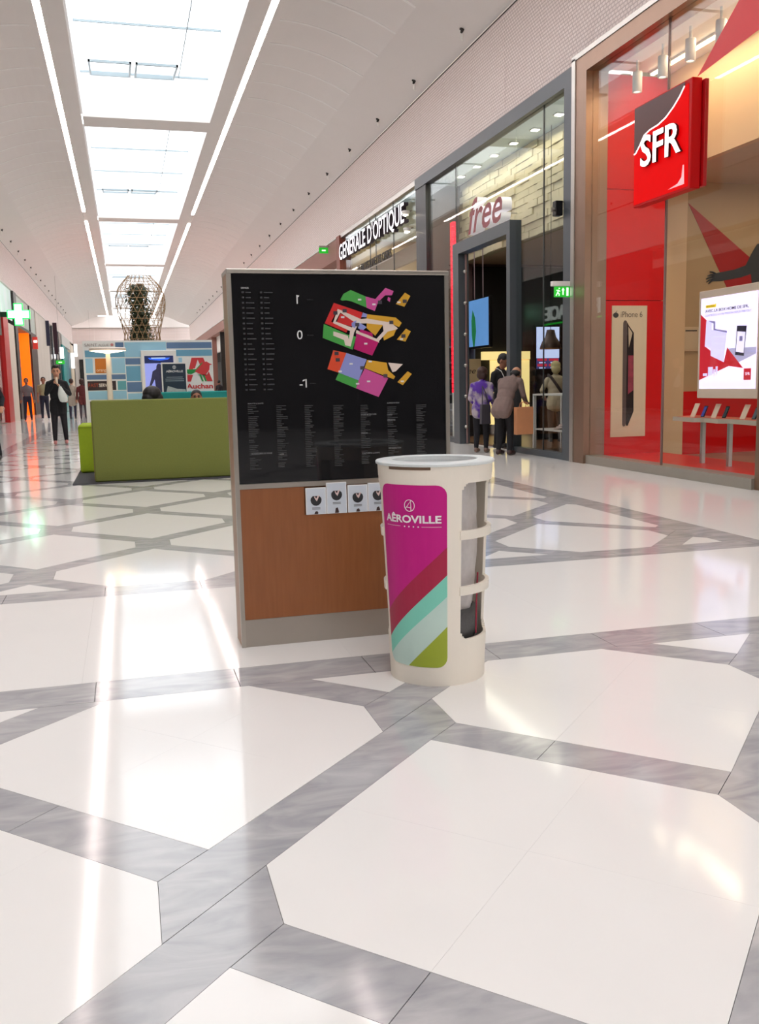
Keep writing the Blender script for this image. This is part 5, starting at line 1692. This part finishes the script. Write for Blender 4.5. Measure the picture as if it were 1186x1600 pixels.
    for s_ in (-1, 1):
        E(at(.031 * s_, .080, .014), (.011, .009, .007), hr, 5)
        C(at(.016 * s_, .088, .034), .006, at(.046 * s_, .078, .036), .005, 4)
        E(at(.077 * s_, -.005, .0), (.012, .022, .032), hr, 0)
    if hair == 'short':
        E(at(0, -.020, .045), (.083, .095, .085), hr, 4)
        E(at(0, -.050, .005), (.079, .060, .075), hr, 4)
    elif hair == 'bob':
        E(at(0, -.022, .040), (.097, .105, .096), hr, 4)
        E(at(0, -.050, -.030), (.100, .075, .085), hr, 4)
    elif hair == 'quiff':
        E(at(0, -.028, .058), (.081, .088, .078), hr, 4)
        E(at(0, .022, .108), (.062, .058, .040), hr, 4)
        E(at(0, -.050, .005), (.079, .060, .065), hr, 4)
    elif hair == 'bald':
        E(at(0, -.055, -.005), (.080, .052, .060), hr, 4)
        E(at(.066, -.02, .0), (.016, .045, .04), hr, 4); E(at(-.066, -.02, .0), (.016, .045, .04), hr, 4)
    elif hair == 'mop':
        E(at(0, -.02, .035), (.125, .125, .115), hr, 4)
        E(at(.06, -.03, -.03), (.085, .10, .09), hr, 4)
        E(at(-.06, -.03, -.03), (.085, .10, .09), hr, 4)
    elif hair == 'hat':
        E(at(0, -.012, .050), (.098, .108, .090), hr, 4)
        E(at(0, -.060, -.02), (.092, .07, .10), hr, 4)
    mb = MB()
    for p in prims:
        if p[0] == 'c': cap_mesh(mb, p[1], p[2], p[3], p[4])
        else: ell_mesh(mb, p[1], p[2], p[3])
    me0 = mb.mesh()
    ob = bpy.data.objects.new('person_raw', me0)
    md = ob.modifiers.new('r', 'REMESH')
    md.mode = 'VOXEL'
    md.voxel_size = voxel
    sm = ob.modifiers.new('s', 'SMOOTH')
    sm.iterations = 2
    sm.factor = .5
    me = evaluated(ob)
    bpy.data.meshes.remove(me0)
    n = len(me.polygons)
    ce = np.empty(n * 3)
    me.polygons.foreach_get('center', ce)
    ce = ce.reshape(-1, 3)
    best = np.full(n, 1e9)
    idx = np.zeros(n, int)
    for p in prims:
        if p[0] == 'c':
            a, q = np.array(p[1]), np.array(p[3])
            ab = q - a
            t = np.clip(((ce - a) @ ab) / max(ab @ ab, 1e-9), 0, 1)
            d = np.linalg.norm(ce - a - t[:, None] * ab, axis=1) - (p[2] + (p[4] - p[2]) * t)
        else:
            R3 = np.array(p[3])
            l = (ce - np.array(p[1])) @ R3
            rd = np.array(p[2])
            k_ = np.linalg.norm(l / rd, axis=1)
            g = np.linalg.norm(l / rd ** 2, axis=1)
            d = k_ * (k_ - 1) / np.maximum(g, 1e-6)
        m = p[5] if p[0] == 'c' else p[4]
        if m in (5, 6): d = d - .002
        sel = d < best
        best[sel] = d[sel]
        idx[sel] = m
    s = height / 1.75
    me.transform(Matrix.Translation((x, y, z0)) @ Matrix.Rotation(rotz, 4, 'Z') @ Matrix.Scale(s, 4))
    o = finish('person', me, mats, None, True)
    me.polygons.foreach_set('material_index', idx.astype(np.int32))
    tag(o, label, 'person', group)
    return o


def wpt(x, y, rotz, height, p, z0=0.0):
    """world position of a point given in the person's own space"""
    return Matrix.Translation((x, y, z0)) @ Matrix.Rotation(rotz, 4, 'Z') @ Matrix.Scale(height / 1.75, 4) @ Vector(p)


def mats_for(top, legs, shoes, skin=SKIN, hair=HAIRB, tag_=''):
    return dict(top=M('cloth_top_' + tag_, top, rough=.85, var=.12, scale=18), legs=M('cloth_legs_' + tag_, legs, rough=.85, var=.1, scale=14), shoes=M('shoes_' + tag_, shoes, rough=.5, var=.2, scale=30), skin=skin, hair=hair)


# man in black eating
ME = (-1.535, 23.15, math.radians(4), 1.83)
eat = dict(ell=(-.235, -.02, 1.14), wrl=(-.06, -.22, 1.375), hdl=(-.015, -.235, 1.45), elr=(.26, .0, 1.13), wrr=(.07, -.24, 1.30), hdr=(.0, -.26, 1.36), head=(0, -.03, 1.625), face=(0, -1, -.1),
           knl=(-.10, -.03, .49), knr=(.11, -.01, .49), anl=(-.11, -.04, .085), anr=(.13, .10, .085))
c = mats_for((20, 20, 22), (24, 22, 26), (186, 120, 116), SKIN, HAIRB, 'black')
person('man in black coat eating while walking toward the camera with a white bag', *ME, eat, c, hair='quiff', coat=.17, bulk=1.10)
w_ = lambda p: wpt(*ME, p)
t = thing('carrier_bag', w_((.09, -.30, .92)), 'white plastic carrier bag hanging from the eating man\'s hand', 'bag')
vs, fs = [], []
for j, (z, rx, ry) in enumerate(((.95, .04, .03), (.97, .08, .05), (1.04, .095, .06), (1.13, .088, .05), (1.22, .055, .035), (1.30, .025, .018))):
    for i in range(16):
        a = 2 * PI * i / 16
        vs.append(w_((.13 - (z - .93) * .17 + rx * math.cos(a) * (1 + .06 * math.sin(5 * a + j)), -.30 + ry * math.sin(a), z)))
for j in range(5):
    for i in range(16):
        fs.append((j * 16 + i, j * 16 + (i + 1) % 16, (j + 1) * 16 + (i + 1) % 16, (j + 1) * 16 + i))
fs.append(tuple(range(15, -1, -1)))
MB().add(vs, fs).build('film', M('carrier_white', (214, 220, 212), rough=.4, var=.1, scale=12), t, True)
MB().tube([w_((.07, -.295, 1.29)), w_((.05, -.285, 1.33)), w_((.04, -.27, 1.33))], .010, 6).build('handle', MATS['carrier_white'], t)
tag(MB().tube([w_((-.005, -.275, 1.50)), w_((.0, -.285, 1.42)), w_((.01, -.285, 1.36))], [.030, .028, .018], 10).build('food_wrap', M('wrap_paper', (226, 206, 180)), None), 'small paper food wrap held at the mouth of the man in black', 'food')
# two men side by side
c = mats_for((112, 106, 110), (40, 40, 58), (60, 34, 34), SKIN2, HAIRB, 'greyman')
person('man in grey sweater and dark jeans in front of the orange doorway', -4.12, 43.2, math.radians(6), 1.83, dict(anl=(-.12, .02, .085), anr=(.12, -.02, .085)), c, bulk=1.05)
c = mats_for((152, 146, 112), (34, 36, 54), (200, 196, 200), SKIN2, HAIRB, 'olive')
person('man in olive polo shirt with one hand raised to his shoulder', -3.38, 42.7, math.radians(4), 1.86, dict(elr=(.36, -.02, 1.36), wrr=(.24, -.10, 1.50), hdr=(.17, -.06, 1.53), anl=(-.11, .05, .085), anr=(.13, -.08, .085)), c, sleeve='short', bulk=1.12)
# person cut by the left frame edge
c = mats_for((26, 26, 32), (24, 24, 30), (30, 26, 26), SKIN, HAIRB, 'edge')
person('person in a dark coat cut off by the left picture edge', -2.49, 18.6, math.radians(0), 1.72, dict(wrr=(.27, -.10, 1.02), elr=(.27, .05, 1.16), anr=(.17, -.05, .085)), c, coat=.2, bulk=1.2)
# couple far behind the display wall
c = mats_for((170, 160, 146), (52, 50, 70), (60, 56, 56), SKIN, HAIRBR, 'beige')
person('distant person in a long beige coat walking right of the man in black', -2.28, 43.6, math.radians(170), 1.78, None, c, coat=.25)
c = mats_for((92, 34, 34), (70, 60, 66), (50, 40, 40), SKIN, HAIRBR, 'redcoat')
person('distant person in a dark red coat beside the display wall edge', -1.83, 43.4, math.radians(185), 1.76, None, c, hair='bob', coat=.2)
c = mats_for((40, 36, 40), (40, 40, 52), (40, 36, 36), SKIN, HAIRB, 'fardark')
person('distant dark-haired person in black right of the display wall', 6.0, 62.0, math.radians(150), 1.72, None, c, coat=.1)
# sitters behind the green sofa
seat = dict(pel=(0, 0, .50), chest=(0, .02, .84), neck=(0, .03, 1.03), head=(0, 0, 1.19), shl=(-.185, .03, .975), shr=(.185, .03, .975), ell=(-.23, -.02, .72), elr=(.23, -.02, .72), wrl=(-.15, -.24, .66), wrr=(.15, -.24, .66),
            hil=(-.09, 0, .50), hir=(.09, 0, .50), knl=(-.11, -.42, .48), knr=(.11, -.42, .48), anl=(-.11, -.42, .085), anr=(.11, -.42, .085))
c = mats_for((60, 60, 70), (50, 52, 66), (40, 40, 40), SKIN2, HAIRB, 'sitter')
sp = dict(seat)
sp['face'] = (.3, -1, -.1)
person('seated person, only a big mop of black hair visible above the green sofa', .365, 13.66, math.radians(180), 1.66, sp, c, hair='mop', z0=.012)
c = mats_for((66, 60, 60), (50, 52, 66), (40, 40, 40), SKIN2, HAIRB, 'sitterb')
person('seated man with short dark hair facing over the green sofa by the teal seat', 1.075, 14.82, 0.0, 1.60, dict(seat), c, hair='short', z0=.012)
# the group at the open shop
LM = (6.26, 14.78, math.radians(128), 1.68)
lean = dict(pel=(0, .06, .92), chest=(0, -.10, 1.22), neck=(0, -.27, 1.36), head=(.0, -.40, 1.43), shl=(-.19, -.20, 1.32), shr=(.19, -.20, 1.32), ell=(-.24, -.22, 1.05), elr=(.25, -.26, 1.05),
            wrl=(-.20, -.40, .93), wrr=(.16, -.40, .95), hdl=(-.18, -.48, .92), hdr=(.20, -.56, .93), hil=(-.085, .05, .90), hir=(.085, .05, .90), knl=(-.11, .02, .49), knr=(.11, .0, .49), anl=(-.12, .06, .085), anr=(.13, .02, .085), face=(.0, -1, -.45))
c = mats_for((128, 108, 102), (24, 22, 26), (62, 40, 38), SKIN, HAIRB, 'lean')
person('balding man in brown-grey jacket bending forward at the shop door', *LM, lean, c, hair='bald', coat=.16, bulk=1.12)
w_ = lambda p: wpt(*LM, p)
hp = w_((.20, -.60, .90))
hp.x, hp.y = 6.475, 14.5
t = thing('paper_carrier_bag', (hp.x, hp.y, .36), 'brown paper carrier bag hanging from the bending man\'s hand', 'bag')
KB = M('kraft_paper', (206, 142, 98), rough=.7, var=.08, scale=10)
bx_, by_ = hp.x, hp.y
MB().prism([(bx_ - .16, by_ - .07, .36), (bx_ + .15, by_ - .05, .36), (bx_ + .15, by_ + .07, .36), (bx_ - .16, by_ + .05, .36)], (0, 0, .46)).build('bag_body', KB, t)
for dy in (-.05, .05):
    MB().tube([(bx_ - .06, by_ + dy, .82), (bx_ - .05, by_ + dy * .6, .89), (bx_, by_, .91), (bx_ + .05, by_ + dy * .6, .89), (bx_ + .06, by_ + dy, .82)], .006, 6).build('handle', KB, t)
WM = (6.12, 15.55, math.radians(140), 1.52)
c = mats_for((124, 108, 150), (26, 24, 30), (120, 96, 84), SKIN, HAIRBR, 'woman')
# violet and grey patterned blouse
mt = c['top']
nt = mt.node_tree
vo = nt.nodes.new('ShaderNodeTexNoise'); vo.inputs['Scale'].default_value = 5.5; vo.inputs['Detail'].default_value = 3
cr = nt.nodes.new('ShaderNodeValToRGB')
cr.color_ramp.elements[0].position = .42; cr.color_ramp.elements[0].color = lin((84, 44, 150)) + (1,)
cr.color_ramp.elements[1].position = .58; cr.color_ramp.elements[1].color = lin((176, 164, 172)) + (1,)
g_ = nt.nodes.new('ShaderNodeNewGeometry')
nt.links.new(g_.outputs['Position'], vo.inputs['Vector']); nt.links.new(vo.outputs['Fac'], cr.inputs[0])
nt.links.new(cr.outputs[0], nt.nodes['Principled BSDF'].inputs['Base Color'])
person('short woman in violet patterned blouse with brown hair at the shop door', *WM, dict(neck=(0, -.06, 1.45), chest=(0, -.02, 1.26), head=(0, -.11, 1.61), shl=(-.185, -.04, 1.39), shr=(.185, -.04, 1.39), wrl=(-.2, -.2, .98), wrr=(.2, -.2, .98)), c, hair='bob', coat=.10, bulk=1.18)
c = mats_for((26, 24, 28), (24, 24, 28), (30, 28, 28), SKIN2, HAIRB, 'clerk')
CK = (6.82, 16.35, math.radians(30), 1.78)
person('dark-suited shop clerk looking down inside the open doorway', *CK, dict(head=(.02, -.06, 1.60), face=(.25, -1, -.5), wrl=(-.16, -.22, 1.0), wrr=(.16, -.22, 1.0)), c, coat=.1)
w_ = lambda p: wpt(*CK, p)
t = tag(MB().tube([w_((-.075, .03, 1.475)), w_((-.085, -.09, 1.42)), w_((-.05, -.135, 1.30)), w_((0, -.137, 1.18)), w_((.05, -.135, 1.30)), w_((.085, -.09, 1.42)), w_((.075, .03, 1.475))], .008, 6).build('lanyard', M('lanyard_white', (232, 228, 224)), None), 'white lanyard around the neck of the dark-suited clerk', 'lanyard')
c = mats_for((202, 190, 160), (70, 66, 64), (60, 56, 52), SKIN, M('hood_cream', (226, 214, 160), rough=.8), 'cream')
PK = (8.42, 17.3, math.radians(165), 1.62)
person('shopper in cream jacket and pale hat behind the white display table', *PK, dict(ell=(-.30, .02, 1.14), wrl=(-.22, -.16, 1.02), elr=(.30, .02, 1.14), wrr=(.22, -.16, 1.02)), c, hair='hat', coat=.12, bulk=1.15)
w_ = lambda p: wpt(*PK, p)
tag(MB().tube([w_((.17, .03, 1.475)), w_((.12, .13, 1.42)), w_((.0, .165, 1.25)), w_((-.13, .16, 1.05)), w_((-.20, .08, .97))], .030, 6).build('shoulder_strap', M('strap_dark', (42, 34, 34)), None), 'broad dark strap across the back of the shopper in the cream jacket', 'strap')

t = thing('handbag', (6.02, 15.28, .55), 'dark grey handbag hanging beside the woman in the violet blouse', 'bag')
MB().prism([(5.99, 15.20, .52), (6.17, 15.22, .52), (6.16, 15.24, .86), (6.01, 15.22, .86)], (0, .10, 0)).build('bag_body', M('bag_grey', (62, 58, 66), rough=.6, var=.15), t)
MB().tube([(6.03, 15.27, .86), (6.04, 15.29, 1.05), (6.07, 15.36, 1.18), (6.12, 15.33, 1.06), (6.14, 15.28, .86)], .009, 6).build('handle', MATS['bag_grey'], t)

bpy.data.scenes.remove(TMP)
